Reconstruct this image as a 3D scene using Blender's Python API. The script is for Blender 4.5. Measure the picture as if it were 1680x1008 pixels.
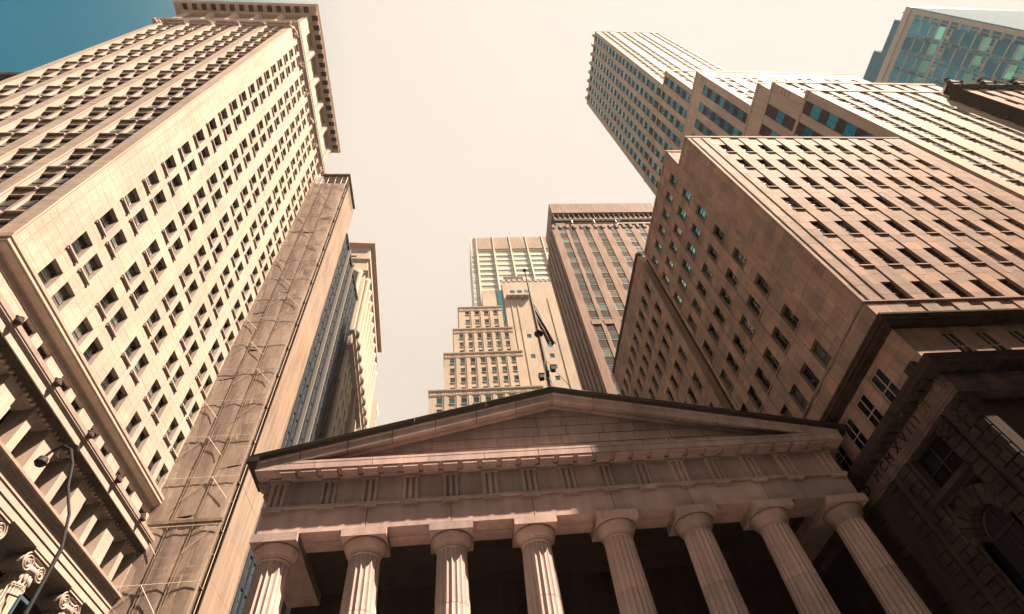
import bpy, bmesh, math, random
from mathutils import Matrix, Vector
R = math.radians
rng = random.Random(11)
for o in list(bpy.data.objects): bpy.data.objects.remove(o)
scn = bpy.context.scene
col = scn.collection

# ------------------------------------------------------------------ camera
PITCH, ROLL, YAW = R(53.4), R(-9.635), R(10.0)
CAM = Vector((0, 0, 1.7))
def cam_basis():
    cy, sy = math.cos(YAW), math.sin(YAW)
    fw = Vector((sy*math.cos(PITCH), cy*math.cos(PITCH), math.sin(PITCH)))
    rt = Vector((cy, -sy, 0)); up = rt.cross(fw)
    r2 = rt*math.cos(ROLL) + up*math.sin(ROLL)
    return r2, r2.cross(fw), fw
_r, _u, _f = cam_basis()
cd = bpy.data.cameras.new('camera'); cam = bpy.data.objects.new('camera', cd); col.objects.link(cam)
m = Matrix((_r, _u, -_f)).transposed().to_4x4(); m.translation = CAM
cam.matrix_world = m
cd.sensor_fit = 'HORIZONTAL'; cd.sensor_width = 36; cd.lens = 36*883.17/1680
cd.clip_start = .1; cd.clip_end = 5000
scn.camera = cam

# ------------------------------------------------------------------ sun, sky, exposure
SUN_AZ, SUN_EL = R(114.0), R(57.0)           # azimuth from north, clockwise
sdir = Vector((math.cos(SUN_EL)*math.sin(SUN_AZ), math.cos(SUN_EL)*math.cos(SUN_AZ), math.sin(SUN_EL)))
sl = bpy.data.lights.new('sun', 'SUN'); sl.energy = 4.3; sl.angle = R(.53); sl.color = (1.0, .78, .58)
so = bpy.data.objects.new('sun', sl); col.objects.link(so); so.location = (60, -30, 150)
so.rotation_euler = sdir.to_track_quat('Z', 'Y').to_euler()
wd = bpy.data.worlds.new('World'); scn.world = wd; wd.use_nodes = True
nt = wd.node_tree; nt.nodes.clear()
def N(tree, t, **kw):
    n = tree.nodes.new(t)
    for k, v in kw.items(): setattr(n, k, v)
    return n
sky = N(nt, 'ShaderNodeTexSky', sky_type='NISHITA', sun_disc=False, sun_elevation=SUN_EL, sun_rotation=SUN_AZ, altitude=10, air_density=1.2, dust_density=2.0, ozone_density=3.0)
tc = N(nt, 'ShaderNodeTexCoord')
dt = N(nt, 'ShaderNodeVectorMath', operation='DOT_PRODUCT'); dt.inputs[1].default_value = (-.66, .08, .747)   # clear western sky
nt.links.new(tc.outputs['Generated'], dt.inputs[0])
mr = N(nt, 'ShaderNodeMapRange', interpolation_type='SMOOTHERSTEP'); mr.inputs['From Min'].default_value = .82; mr.inputs['From Max'].default_value = .99
mr.inputs['To Min'].default_value = 1.0; mr.inputs['To Max'].default_value = .0
nt.links.new(dt.outputs['Value'], mr.inputs['Value'])
tint = N(nt, 'ShaderNodeMix', data_type='RGBA', blend_type='MULTIPLY'); tint.inputs[0].default_value = 1
nt.links.new(sky.outputs[0], tint.inputs[6]); tint.inputs[7].default_value = (.003, .155, .125, 1)
mx = N(nt, 'ShaderNodeMix', data_type='RGBA')
nt.links.new(mr.outputs[0], mx.inputs[0]); nt.links.new(tint.outputs[2], mx.inputs[6])
gl = N(nt, 'ShaderNodeVectorMath', operation='DOT_PRODUCT'); gl.inputs[1].default_value = sdir; nt.links.new(tc.outputs['Generated'], gl.inputs[0])
gr = N(nt, 'ShaderNodeMapRange'); gr.inputs['From Min'].default_value = .45; gr.inputs['From Max'].default_value = 1.0; nt.links.new(gl.outputs['Value'], gr.inputs['Value'])
hzc = N(nt, 'ShaderNodeMix', data_type='RGBA'); hzc.inputs[6].default_value = (1.15, 1.0, .855, 1); hzc.inputs[7].default_value = (1.30, 1.19, 1.05, 1); nt.links.new(gr.outputs[0], hzc.inputs[0])
nt.links.new(hzc.outputs[2], mx.inputs[7])                   # bright thin haze over the rest of the sky
bg = N(nt, 'ShaderNodeBackground'); bg.inputs['Strength'].default_value = .12
nt.links.new(mx.outputs[2], bg.inputs['Color'])
wo = N(nt, 'ShaderNodeOutputWorld'); nt.links.new(bg.outputs[0], wo.inputs[0])
scn.view_settings.view_transform = 'Standard'; scn.view_settings.look = 'None'
scn.view_settings.exposure = 2.62; scn.view_settings.gamma = 1.0; scn.view_settings.use_curve_mapping = False
scn.render.engine = 'CYCLES'
scn.cycles.max_bounces = 6; scn.cycles.diffuse_bounces = 1

# ------------------------------------------------------------------ materials
def newmat(name):
    mt = bpy.data.materials.new(name); mt.use_nodes = True
    t = mt.node_tree; b = t.nodes['Principled BSDF']
    return mt, t, b
def rnd_value(t, seed=0.0):
    """one random number per object or, in joined pieces, per piece"""
    oi = N(t, 'ShaderNodeObjectInfo'); at = N(t, 'ShaderNodeAttribute', attribute_name='rnd')
    a = N(t, 'ShaderNodeMath', operation='ADD'); t.links.new(oi.outputs['Random'], a.inputs[0]); t.links.new(at.outputs['Fac'], a.inputs[1])
    a2 = N(t, 'ShaderNodeMath', operation='ADD'); t.links.new(a.outputs[0], a2.inputs[0]); a2.inputs[1].default_value = seed
    f = N(t, 'ShaderNodeMath', operation='FRACT'); t.links.new(a2.outputs[0], f.inputs[0])
    return f.outputs[0]
def stone(name, c, var=.18, stain=.25, scale=.8, rough=.8, streak=.3, grain=9., bump=.15, courses=None, spec=.06):
    mt, t, b = newmat(name)
    geo = N(t, 'ShaderNodeNewGeometry')
    rv = rnd_value(t)
    def noise(sc, det, vec):
        n = N(t, 'ShaderNodeTexNoise'); n.inputs['Scale'].default_value = sc; n.inputs['Detail'].default_value = det
        t.links.new(vec, n.inputs['Vector']); return n.outputs['Fac']
    n1 = noise(scale, 5, geo.outputs['Position'])
    mp = N(t, 'ShaderNodeMapping'); mp.inputs['Scale'].default_value = (2.2, 2.2, .16); t.links.new(geo.outputs['Position'], mp.inputs['Vector'])
    n2 = noise(1.1, 4, mp.outputs[0])
    n3 = noise(grain, 4, geo.outputs['Position'])
    def lin(src, a, bb, lo=.3, hi=.7):
        r = N(t, 'ShaderNodeMapRange'); t.links.new(src, r.inputs['Value'])
        r.inputs['From Min'].default_value = lo; r.inputs['From Max'].default_value = hi; r.inputs['To Min'].default_value = a; r.inputs['To Max'].default_value = bb
        return r.outputs[0]
    def mul(x, y):
        k = N(t, 'ShaderNodeMath', operation='MULTIPLY'); t.links.new(x, k.inputs[0]); t.links.new(y, k.inputs[1]); return k.outputs[0]
    v = mul(lin(n1, 1-stain, 1+stain*.4), lin(rv, 1-var, 1+var, 0, 1))
    v = mul(v, lin(n2, 1-streak, 1+streak*.35)); v = mul(v, lin(n3, .9, 1.08))
    if courses:
        sp = N(t, 'ShaderNodeSeparateXYZ'); t.links.new(geo.outputs['Position'], sp.inputs[0])
        d = N(t, 'ShaderNodeMath', operation='DIVIDE'); t.links.new(sp.outputs[2], d.inputs[0]); d.inputs[1].default_value = courses
        fr = N(t, 'ShaderNodeMath', operation='FRACT'); t.links.new(d.outputs[0], fr.inputs[0])
        g = N(t, 'ShaderNodeMath', operation='GREATER_THAN'); t.links.new(fr.outputs[0], g.inputs[0]); g.inputs[1].default_value = .06
        v = mul(v, lin(g.outputs[0], .72, 1, 0, 1))
    cr = N(t, 'ShaderNodeMix', data_type='RGBA', blend_type='MULTIPLY'); cr.inputs[0].default_value = 1
    cr.inputs[6].default_value = (*c, 1); t.links.new(v, cr.inputs[7])
    # a little hue drift between blocks
    hs = N(t, 'ShaderNodeHueSaturation'); t.links.new(cr.outputs[2], hs.inputs['Color'])
    t.links.new(lin(rv, .85, 1.15, 0, 1), hs.inputs['Saturation'])
    t.links.new(hs.outputs[0], b.inputs['Base Color'])
    b.inputs['Roughness'].default_value = rough; b.inputs['Specular IOR Level'].default_value = spec
    bp = N(t, 'ShaderNodeBump'); bp.inputs['Strength'].default_value = bump; bp.inputs['Distance'].default_value = .02
    t.links.new(n3, bp.inputs['Height']); t.links.new(bp.outputs[0], b.inputs['Normal'])
    return mt
def plain(name, c, rough=.6, metal=0., var=.1, spec=.4):
    mt, t, b = newmat(name)
    geo = N(t, 'ShaderNodeNewGeometry'); n = N(t, 'ShaderNodeTexNoise'); n.inputs['Scale'].default_value = 3.; n.inputs['Detail'].default_value = 4
    t.links.new(geo.outputs['Position'], n.inputs['Vector'])
    r = N(t, 'ShaderNodeMapRange'); t.links.new(n.outputs['Fac'], r.inputs['Value']); r.inputs['To Min'].default_value = 1-var; r.inputs['To Max'].default_value = 1+var
    x = N(t, 'ShaderNodeMix', data_type='RGBA', blend_type='MULTIPLY'); x.inputs[0].default_value = 1; x.inputs[6].default_value = (*c, 1)
    t.links.new(r.outputs[0], x.inputs[7]); t.links.new(x.outputs[2], b.inputs['Base Color'])
    b.inputs['Roughness'].default_value = rough; b.inputs['Metallic'].default_value = metal; b.inputs['Specular IOR Level'].default_value = spec
    return mt
def glass(name, dark, light, p_light=.3, ior=1.9, rough=.04, wav=.06, seed=0., metal=0.):
    """window glass seen from outside: dark room or pale blind behind a reflecting pane"""
    mt, t, b = newmat(name)
    rv = rnd_value(t, seed)
    cr = N(t, 'ShaderNodeValToRGB'); cr.color_ramp.interpolation = 'CONSTANT'
    e = cr.color_ramp.elements; e[0].position = 0; e[0].color = (*dark, 1); e[1].position = 1-p_light; e[1].color = (*light, 1)
    k = cr.color_ramp.elements.new((1-p_light)*.55); k.color = (*[a*1.9 for a in dark], 1)
    t.links.new(rv, cr.inputs[0]); t.links.new(cr.outputs[0], b.inputs['Base Color'])
    b.inputs['Roughness'].default_value = rough; b.inputs['IOR'].default_value = ior; b.inputs['Metallic'].default_value = metal
    geo = N(t, 'ShaderNodeNewGeometry'); n = N(t, 'ShaderNodeTexNoise'); n.inputs['Scale'].default_value = 1.3
    t.links.new(geo.outputs['Position'], n.inputs['Vector'])
    bp = N(t, 'ShaderNodeBump'); bp.inputs['Strength'].default_value = wav; bp.inputs['Distance'].default_value = .3
    t.links.new(n.outputs['Fac'], bp.inputs['Height']); t.links.new(bp.outputs[0], b.inputs['Normal'])
    return mt
M = {}
M['tower'] = stone('pale limestone', (.345, .282, .245), var=.09, stain=.14, streak=.16, scale=.25)
M['tower_far'] = stone('pale limestone coursed', (.35, .285, .22), var=.05, stain=.14, streak=.16, scale=.25, courses=.8)
M['temple'] = stone('weathered marble', (.40, .305, .285), var=.2, stain=.24, streak=.2, scale=.5, grain=14, bump=.3)
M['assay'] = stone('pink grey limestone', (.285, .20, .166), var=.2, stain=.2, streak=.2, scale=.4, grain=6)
M['assay_base'] = stone('shade-darkened limestone', (.042, .032, .028), var=.2, stain=.35, streak=.45, scale=.6)  # base and belts: deep shade is put into the stone colour
M['assay_mid'] = stone('half-shade limestone', (.15, .112, .098), var=.15, stain=.3, streak=.35, scale=.6)  # frieze and architrave: part of the shade is put into the colour
M['bank'] = stone('buff limestone', (.38, .30, .245), spec=.14, var=.08, stain=.16, streak=.18, scale=.15, courses=.8)
M['paleband'] = plain('pale stone band', (.27, .25, .22), .7)
M['spandrel'] = plain('grey metal spandrel', (.045, .036, .040), .9, spec=.1)
M['brown'] = stone('brown brick', (.25, .178, .148), var=.1, stain=.2, streak=.25, scale=.2)
M['cream'] = stone('cream brick', (.38, .318, .26), var=.06, stain=.12, streak=.18, scale=.12)
M['plaster'] = stone('bare plaster', (.235, .178, .142), var=.05, stain=.18, streak=.3, scale=.15)
M['brick'] = stone('rough brick', (.20, .15, .118), var=.1, stain=.35, streak=.4, scale=.5, courses=.5)
M['white'] = plain('white aluminium', (.44, .40, .34), .45)
M['darkstone'] = stone('near-black stone', (.05, .039, .034), var=.1)  # soffit, cornice and portico shade put into the colour; also plain dark stone
M['frame'] = plain('dark window frame', (.035, .033, .032), .5)
M['paleframe'] = plain('pale painted frame', (.25, .225, .20), .5)
M['black'] = plain('black metal', (.010, .010, .011), .7, spec=.2)
M['bronze'] = plain('dark bronze', (.03, .027, .022), .45, .6)
M['void'] = plain('recess shade', (.012, .010, .009), .9, spec=.1)  # near-black, stands in for the shade in recesses and grooves
M['slate'] = plain('shadow-darkened cladding', (.020, .026, .036), .9, spec=.1)  # colour darkened for the shadow lying over the glazed block
M['greystrip'] = plain('grey strip', (.11, .10, .09), .8)
M['steel'] = plain('galvanised tube', (.45, .41, .37), .6, .0)
M['asphalt'] = plain('asphalt', (.05, .05, .05), .9)
M['paving'] = stone('paving', (.26, .24, .22))
M['g_tower'] = glass('tower glass', (.02, .022, .024), (.22, .25, .235), .45, metal=.7, wav=.05)
M['g_dark'] = glass('dark glass', (.004, .004, .005), (.015, .015, .016), .2, ior=1.33)
M['g_assay'] = glass('assay glass', (.008, .010, .012), (.16, .175, .17), .25, metal=.6, wav=.12)
M['g_teal'] = glass('teal glass', (.022, .16, .19), (.10, .38, .36), .3, metal=.8, wav=.03)
M['g_pale'] = glass('pale green blinds', (.075, .105, .092), (.15, .18, .15), .4, ior=1.6)
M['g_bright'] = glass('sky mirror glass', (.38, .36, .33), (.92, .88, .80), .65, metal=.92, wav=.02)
M['g_blue'] = glass('blue slab glass', (.008, .025, .045), (.03, .07, .09), .3, ior=1.6)
M['g_slab'] = glass('pale slab glass', (.15, .19, .155), (.21, .245, .20), .5, ior=1.6)
M['g_post'] = glass('sea green glass', (.05, .26, .28), (.12, .40, .40), .4, metal=.8, wav=.0)
M['g_mint'] = glass('mint reflecting glass', (.10, .34, .30), (.36, .58, .44), .5, metal=.85, wav=.02)
M['g_step'] = glass('dull teal glass', (.010, .05, .058), (.05, .14, .14), .35, metal=.7, wav=.03)
M['letters'] = plain('incised letters', (.012, .010, .009), .9, spec=.1)
M['red'] = plain('flag red', (.075, .007, .010), .8); M['flagwhite'] = plain('flag white', (.17, .145, .13), .8); M['navy'] = plain('flag blue', (.009, .011, .032), .8)
def netting():
    mt, t, b = newmat('debris netting')
    geo = N(t, 'ShaderNodeNewGeometry')
    mp = N(t, 'ShaderNodeMapping'); mp.inputs['Scale'].default_value = (1.5, 1.5, 1.5); t.links.new(geo.outputs['Position'], mp.inputs['Vector'])
    n = N(t, 'ShaderNodeTexNoise'); n.inputs['Scale'].default_value = 1.5; n.inputs['Detail'].default_value = 6; t.links.new(mp.outputs[0], n.inputs['Vector'])
    n2 = N(t, 'ShaderNodeTexNoise'); n2.inputs['Scale'].default_value = .16; n2.inputs['Detail'].default_value = 4; t.links.new(geo.outputs['Position'], n2.inputs['Vector'])
    r = N(t, 'ShaderNodeValToRGB'); r.color_ramp.elements[0].position = .33; r.color_ramp.elements[0].color = (.225, .172, .148, 1); r.color_ramp.elements[1].position = .72; r.color_ramp.elements[1].color = (.27, .21, .175, 1)
    t.links.new(n.outputs['Fac'], r.inputs[0]); t.links.new(r.outputs[0], b.inputs['Base Color'])
    b.inputs['Roughness'].default_value = .6
    ad = N(t, 'ShaderNodeMath', operation='MULTIPLY_ADD'); t.links.new(n2.outputs['Fac'], ad.inputs[0]); ad.inputs[1].default_value = .7; ad.inputs[2].default_value = .32
    ad.use_clamp = True
    t.links.new(ad.outputs[0], b.inputs['Alpha'])
    return mt
M['net'] = netting()

# ------------------------------------------------------------------ mesh helpers
class MB:
    def __init__(s): s.v = []; s.f = []; s.m = []; s.r = []; s.ang = 0; s.o = (0, 0, 0); s.c = 1; s.s = 0; s.mi = 0
    def frame(s, ang=0, o=(0, 0, 0)): s.ang = ang; s.o = o; s.c = math.cos(ang); s.s = math.sin(ang); return s
    def P(s, x, y, z): return (s.o[0]+s.c*x-s.s*y, s.o[1]+s.s*x+s.c*y, s.o[2]+z)
    def add(s, vs, fs, rnd=0.):
        b = len(s.v); s.v += [s.P(*p) for p in vs]
        for f in fs: s.f.append([i+b for i in f]); s.m.append(s.mi); s.r.append(rnd)
    def box(s, x0, x1, y0, y1, z0, z1, rnd=0.):
        s.add([(x0, y0, z0), (x1, y0, z0), (x1, y1, z0), (x0, y1, z0), (x0, y0, z1), (x1, y0, z1), (x1, y1, z1), (x0, y1, z1)],
              [(0, 3, 2, 1), (4, 5, 6, 7), (0, 1, 5, 4), (1, 2, 6, 5), (2, 3, 7, 6), (3, 0, 4, 7)], rnd)
    def prism(s, pts, a, b, axis='y', rnd=0.):
        """pts: polygon in the two other axes, extruded from a to b"""
        n = len(pts)
        def mk(p, t): return {'x': (t, p[0], p[1]), 'y': (p[0], t, p[1]), 'z': (p[0], p[1], t)}[axis]
        s.add([mk(p, a) for p in pts]+[mk(p, b) for p in pts],
              [tuple(range(n)), tuple(range(2*n-1, n-1, -1))]+[(i, i+n, (i+1) % n+n, (i+1) % n) for i in range(n)], rnd)
    def ring(s, x0, x1, y0, y1, prof, rnd=0.):
        vs = []
        for o, z in prof: vs += [(x0-o, y0-o, z), (x1+o, y0-o, z), (x1+o, y1+o, z), (x0-o, y1+o, z)]
        fs = [(3, 2, 1, 0)]; n = len(prof)
        for i in range(n-1):
            for k in range(4): fs.append((4*i+k, 4*i+(k+1) % 4, 4*i+4+(k+1) % 4, 4*i+4+k))
        k = 4*(n-1); fs.append((k, k+1, k+2, k+3))
        s.add(vs, fs, rnd)
    def lathe(s, prof, n=16, c=(0, 0, 0), rnd=0., flutes=0, depth=0.):
        vs = []
        for r, z in prof:
            for i in range(n):
                a = 2*math.pi*i/n; rr = r
                if flutes: rr = r-depth*abs(math.sin(flutes*a/2))*r
                vs.append((c[0]+rr*math.cos(a), c[1]+rr*math.sin(a), c[2]+z))
        fs = [tuple(range(n-1, -1, -1)), tuple(range((len(prof)-1)*n, len(prof)*n))]
        for j in range(len(prof)-1):
            for i in range(n): fs.append((j*n+i, j*n+(i+1) % n, (j+1)*n+(i+1) % n, (j+1)*n+i))
        s.add(vs, fs, rnd)
    def tube(s, a, b, r, n=6, r2=None, rnd=0.):
        a = Vector(a); b = Vector(b); d = (b-a).normalized(); r2 = r if r2 is None else r2
        x = d.cross(Vector((0, 0, 1)) if abs(d.z) < .9 else Vector((1, 0, 0))).normalized(); y = d.cross(x)
        vs = [tuple(p+(x*math.cos(t)+y*math.sin(t))*q) for p, q in ((a, r), (b, r2)) for t in [2*math.pi*i/n for i in range(n)]]
        s.add(vs, [tuple(range(n-1, -1, -1)), tuple(range(n, 2*n))]+[(i, (i+1) % n, (i+1) % n+n, i+n) for i in range(n)], rnd)
    def path(s, pts, r, n=6):
        for a, b in zip(pts, pts[1:]): s.tube(a, b, r, n)
    def ball(s, c, r, n=10, sq=(1, 1, 1)):
        prof = [(max(1e-4, math.sin(math.pi*k/6)), -math.cos(math.pi*k/6)) for k in range(7)]
        vs = [(c[0]+r*sq[0]*p*math.cos(2*math.pi*i/n), c[1]+r*sq[1]*p*math.sin(2*math.pi*i/n), c[2]+r*sq[2]*z) for p, z in prof for i in range(n)]
        fs = [(j*n+i, j*n+(i+1) % n, (j+1)*n+(i+1) % n, (j+1)*n+i) for j in range(6) for i in range(n)]
        s.add(vs, fs)
    def mesh(s, name, mats, smooth=False):
        me = bpy.data.meshes.new(name); me.from_pydata(s.v, [], s.f)
        for mt in (mats if isinstance(mats, (list, tuple)) else [mats]): me.materials.append(mt)
        me.polygons.foreach_set('material_index', s.m)
        at = me.attributes.new('rnd', 'FLOAT', 'FACE'); at.data.foreach_set('value', s.r)
        if smooth: me.polygons.foreach_set('use_smooth', [True]*len(s.f))
        bm_ = bmesh.new(); bm_.from_mesh(me); bmesh.ops.recalc_face_normals(bm_, faces=bm_.faces); bm_.to_mesh(me); bm_.free()
        me.update(); return me
    def build(s, name, mats, parent=None, kind=None, label=None, smooth=False):
        if not s.f: return None
        return link(s.mesh(name, mats, smooth), name, parent, kind=kind, label=label)
def link(me, name, parent=None, loc=(0, 0, 0), rotz=0., scale=None, kind=None, label=None):
    o = bpy.data.objects.new(name, me); col.objects.link(o); o.parent = parent; o.location = loc; o.rotation_euler = (0, 0, rotz)
    if scale: o.scale = scale
    if kind: o['kind'] = kind
    if label: o['label'] = label
    return o
def thing(name, label, cat, loc=(0, 0, 0), rotz=0., group=None):
    o = link(None, name, None, loc, rotz); o['label'] = label; o['category'] = cat
    o.empty_display_size = 1
    if group: o['group'] = group
    return o
_unit = {}
def unit_box(mat):
    if mat.name not in _unit:
        b = MB(); b.box(0, 1, 0, 1, 0, 1); _unit[mat.name] = b.mesh('block', mat)
    return _unit[mat.name]
_win = {}
def win_geom(F, G, w, h, st, x=0., z=0., rnd=0.):
    """frame into F (slot 0 frame, slot 1 stone sill), panes into G; origin lower left of the opening on the wall face"""
    rev = st['rev']; fw = st.get('fw', .07); y0 = rev-.10; y1 = rev-.03
    F.mi = 0
    F.box(x, x+fw, y0, y1, z, z+h); F.box(x+w-fw, x+w, y0, y1, z, z+h)
    F.box(x+fw, x+w-fw, y0, y1, z, z+fw); F.box(x+fw, x+w-fw, y0, y1, z+h-fw, z+h)
    for q in st.get('trans', ()): F.box(x+fw, x+w-fw, y0+.01, y1-.01, z+h*q-fw*.4, z+h*q+fw*.4)
    for q in st.get('mull', ()): F.box(x+w*q-fw*.4, x+w*q+fw*.4, y0+.015, y1-.012, z+fw, z+h-fw)
    if st.get('sill'):
        p, sh, ex = st['sill']; F.mi = 1
        F.box(x-ex, x+w+ex, -p, st['rev']-.12, z-sh, z)
        if st.get('brackets'):
            for q in (x-ex+.02, x+w+ex-.12): F.box(q, q+.10, -p*.7, -.002, z-sh-.14, z-sh-.001)
        F.mi = 0
    G.box(x+fw*.6, x+w-fw*.6, y1-.03, y1-.005, z+fw*.6, z+h-fw*.6, rnd)
class Bld:
    """one building: root empty, facades with real openings, countable windows and blocks"""
    def __init__(s, name, label, cat, loc, rotz=0., group=None):
        s.root = thing(name, label, cat, loc, rotz, group); s.loc = Vector(loc); s.rz = rotz; s.wins = []; s.pcs = {}
    def dist(s, p):
        c, q = math.cos(s.rz), math.sin(s.rz)
        return (s.loc+Vector((c*p[0]-q*p[1], q*p[0]+c*p[1], p[2]))-CAM).length
    def piece(s, name, mat, ang, org, u, d, z, su, sd, sz):
        c, q = math.cos(ang), math.sin(ang)
        p = (org[0]+c*u-q*d, org[1]+q*u+c*d, z)
        s.pcs.setdefault((name, mat.name), []).append((s.dist(p), p, ang, (su, sd, sz), mat))
    def tile(s, name, mat, ang, org, u0, u1, z0, z1, bw, bh, d=0., proud=.018, gap=.016, zmax=1e9):
        if u1-u0 < .05 or z1-z0 < .05: return
        nz = max(1, round((z1-z0)/bh)); hz = (z1-z0)/nz
        for j in range(nz):
            if z0+j*hz > zmax: break
            nu = max(1, round((u1-u0)/bw)); hu = (u1-u0)/nu
            cuts = [u0+hu*i for i in range(nu+1)]
            if j % 2 and nu > 1: cuts = [u0]+[u0+hu*(i+.5) for i in range(nu)]+[u1]
            for a, b in zip(cuts, cuts[1:]):
                pr = proud*rng.uniform(.75, 1.2)
                s.piece(name, mat, ang, org, a+gap/2, d-pr, z0+j*hz+gap/2, b-a-gap, pr-.001, hz-gap)
    def facade(s, ang, org, U0, U1, Z0, Z1, cols, rows, st, wall, tile=None, sp=0., spmat=None, zmax=1e9, skip=None, name='wall', tmat=None, depth=None):
        rev = depth or st['rev']; W = MB().frame(ang, (*org[:2], 0)); S = MB().frame(ang, (*org[:2], 0))
        tmat = tmat or wall
        def solid(mb, a, b, z0, z1, d):
            if b-a > .004 and z1-z0 > .004:
                if mb is S: s.piece('spandrel', spmat, ang, org, a, d, z0, b-a, rev-d, z1-z0); return
                mb.box(a, b, d, rev, z0, z1)
                if tile and mb is W: s.tile('stone_block', tmat, ang, org, a, b, z0, z1, tile[0], tile[1], d, zmax=zmax)
        U0 += .003; U1 -= .003
        prev = U0
        for a, b in cols: solid(W, prev, a, Z0, Z1, 0.); prev = b
        solid(W, prev, U1, Z0, Z1, 0.)
        for i, (a, b) in enumerate(cols):
            zp = Z0
            for j, (za, zb) in enumerate(rows):
                if skip and skip(i, j): continue
                solid(S if spmat else W, a, b, zp, za, sp); zp = zb
                s.wins.append((ang, org, a, za, b-a, zb-za, st))
            solid(S if (spmat and Z1-zp < 3) else W, a, b, zp, Z1, sp if Z1-zp < 3 else 0.)
        W.build(name, wall, s.root)
    def finish(s, cap=290):
        L = []
        for ang, org, u, z, w, h, st in s.wins:
            c, q = math.cos(ang), math.sin(ang); p = (org[0]+c*u, org[1]+q*u, z); L.append((s.dist(p), p, ang, w, h, st))
        L.sort(key=lambda t: t[0])
        rest = {}
        for k, (d, p, ang, w, h, st) in enumerate(L):
            key = (st['id'], round(w, 3), round(h, 3))
            if k < cap:
                if key not in _win:
                    F = MB(); G = MB(); win_geom(F, G, w, h, st); _win[key] = (F.mesh('window', [st['frame'], st['stone']]), G.mesh('pane', st['glass']))
                o = link(_win[key][0], 'window', s.root, p, ang); link(_win[key][1], 'pane', o)
            else:
                F, G = rest.setdefault(st['id'], (MB(), MB(), st))[:2]
                F.frame(ang, p); G.frame(ang, p); win_geom(F, G, w, h, st, rnd=rng.random())
        for F, G, st in rest.values():
            F.build('window_frames', [st['frame'], st['stone']], s.root, kind='stuff'); G.build('window_panes', st['glass'], s.root, kind='stuff')
        for (name, mn), lst in s.pcs.items():
            lst.sort(key=lambda t: t[0]); S = MB()
            for k, (d, p, ang, sz, mat) in enumerate(lst):
                if k < cap: link(unit_box(mat), name, s.root, p, ang, sz)
                else: S.frame(ang, p); S.box(0, sz[0], 0, sz[1], 0, sz[2], rng.random())
            if S.f: S.build(name+'s_beyond', bpy.data.materials[mn], s.root, kind='stuff')
    def mass(s, x0, x1, y0, y1, z0, z1, mat, name='wall'):
        b = MB(); b.box(x0, x1, y0, y1, z0, z1); return b.build(name, mat, s.root)
    def ring(s, x0, x1, y0, y1, prof, mat, name='cornice'):
        b = MB(); b.ring(x0, x1, y0, y1, prof); return b.build(name, mat, s.root)
def grid(start, pitch, n, w): return [(start+pitch*i, start+pitch*i+w) for i in range(n)]
def west(cols): return sorted((-b, -a) for a, b in cols)           # y-from-south to u on a west face
A_S, A_E, A_W = 0., R(90), R(-90)
def style(i, rev, frame, stn, gl, **k): return dict(id=i, rev=rev, frame=frame, stone=stn, glass=gl, **k)

# ------------------------------------------------------------------ ground
b = MB(); b.box(-1500, 1500, -1500, 1500, -.3, 0); o = b.build('ground', M['asphalt']); o['kind'] = 'structure'
b = MB(); b.box(-9.6, 19.2, 10.5, 24, .004, .14); b.box(-40.6, -20.4, 10.5, 13.0, .004, .14); o = b.build('pavement', M['paving']); o['kind'] = 'structure'

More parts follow.
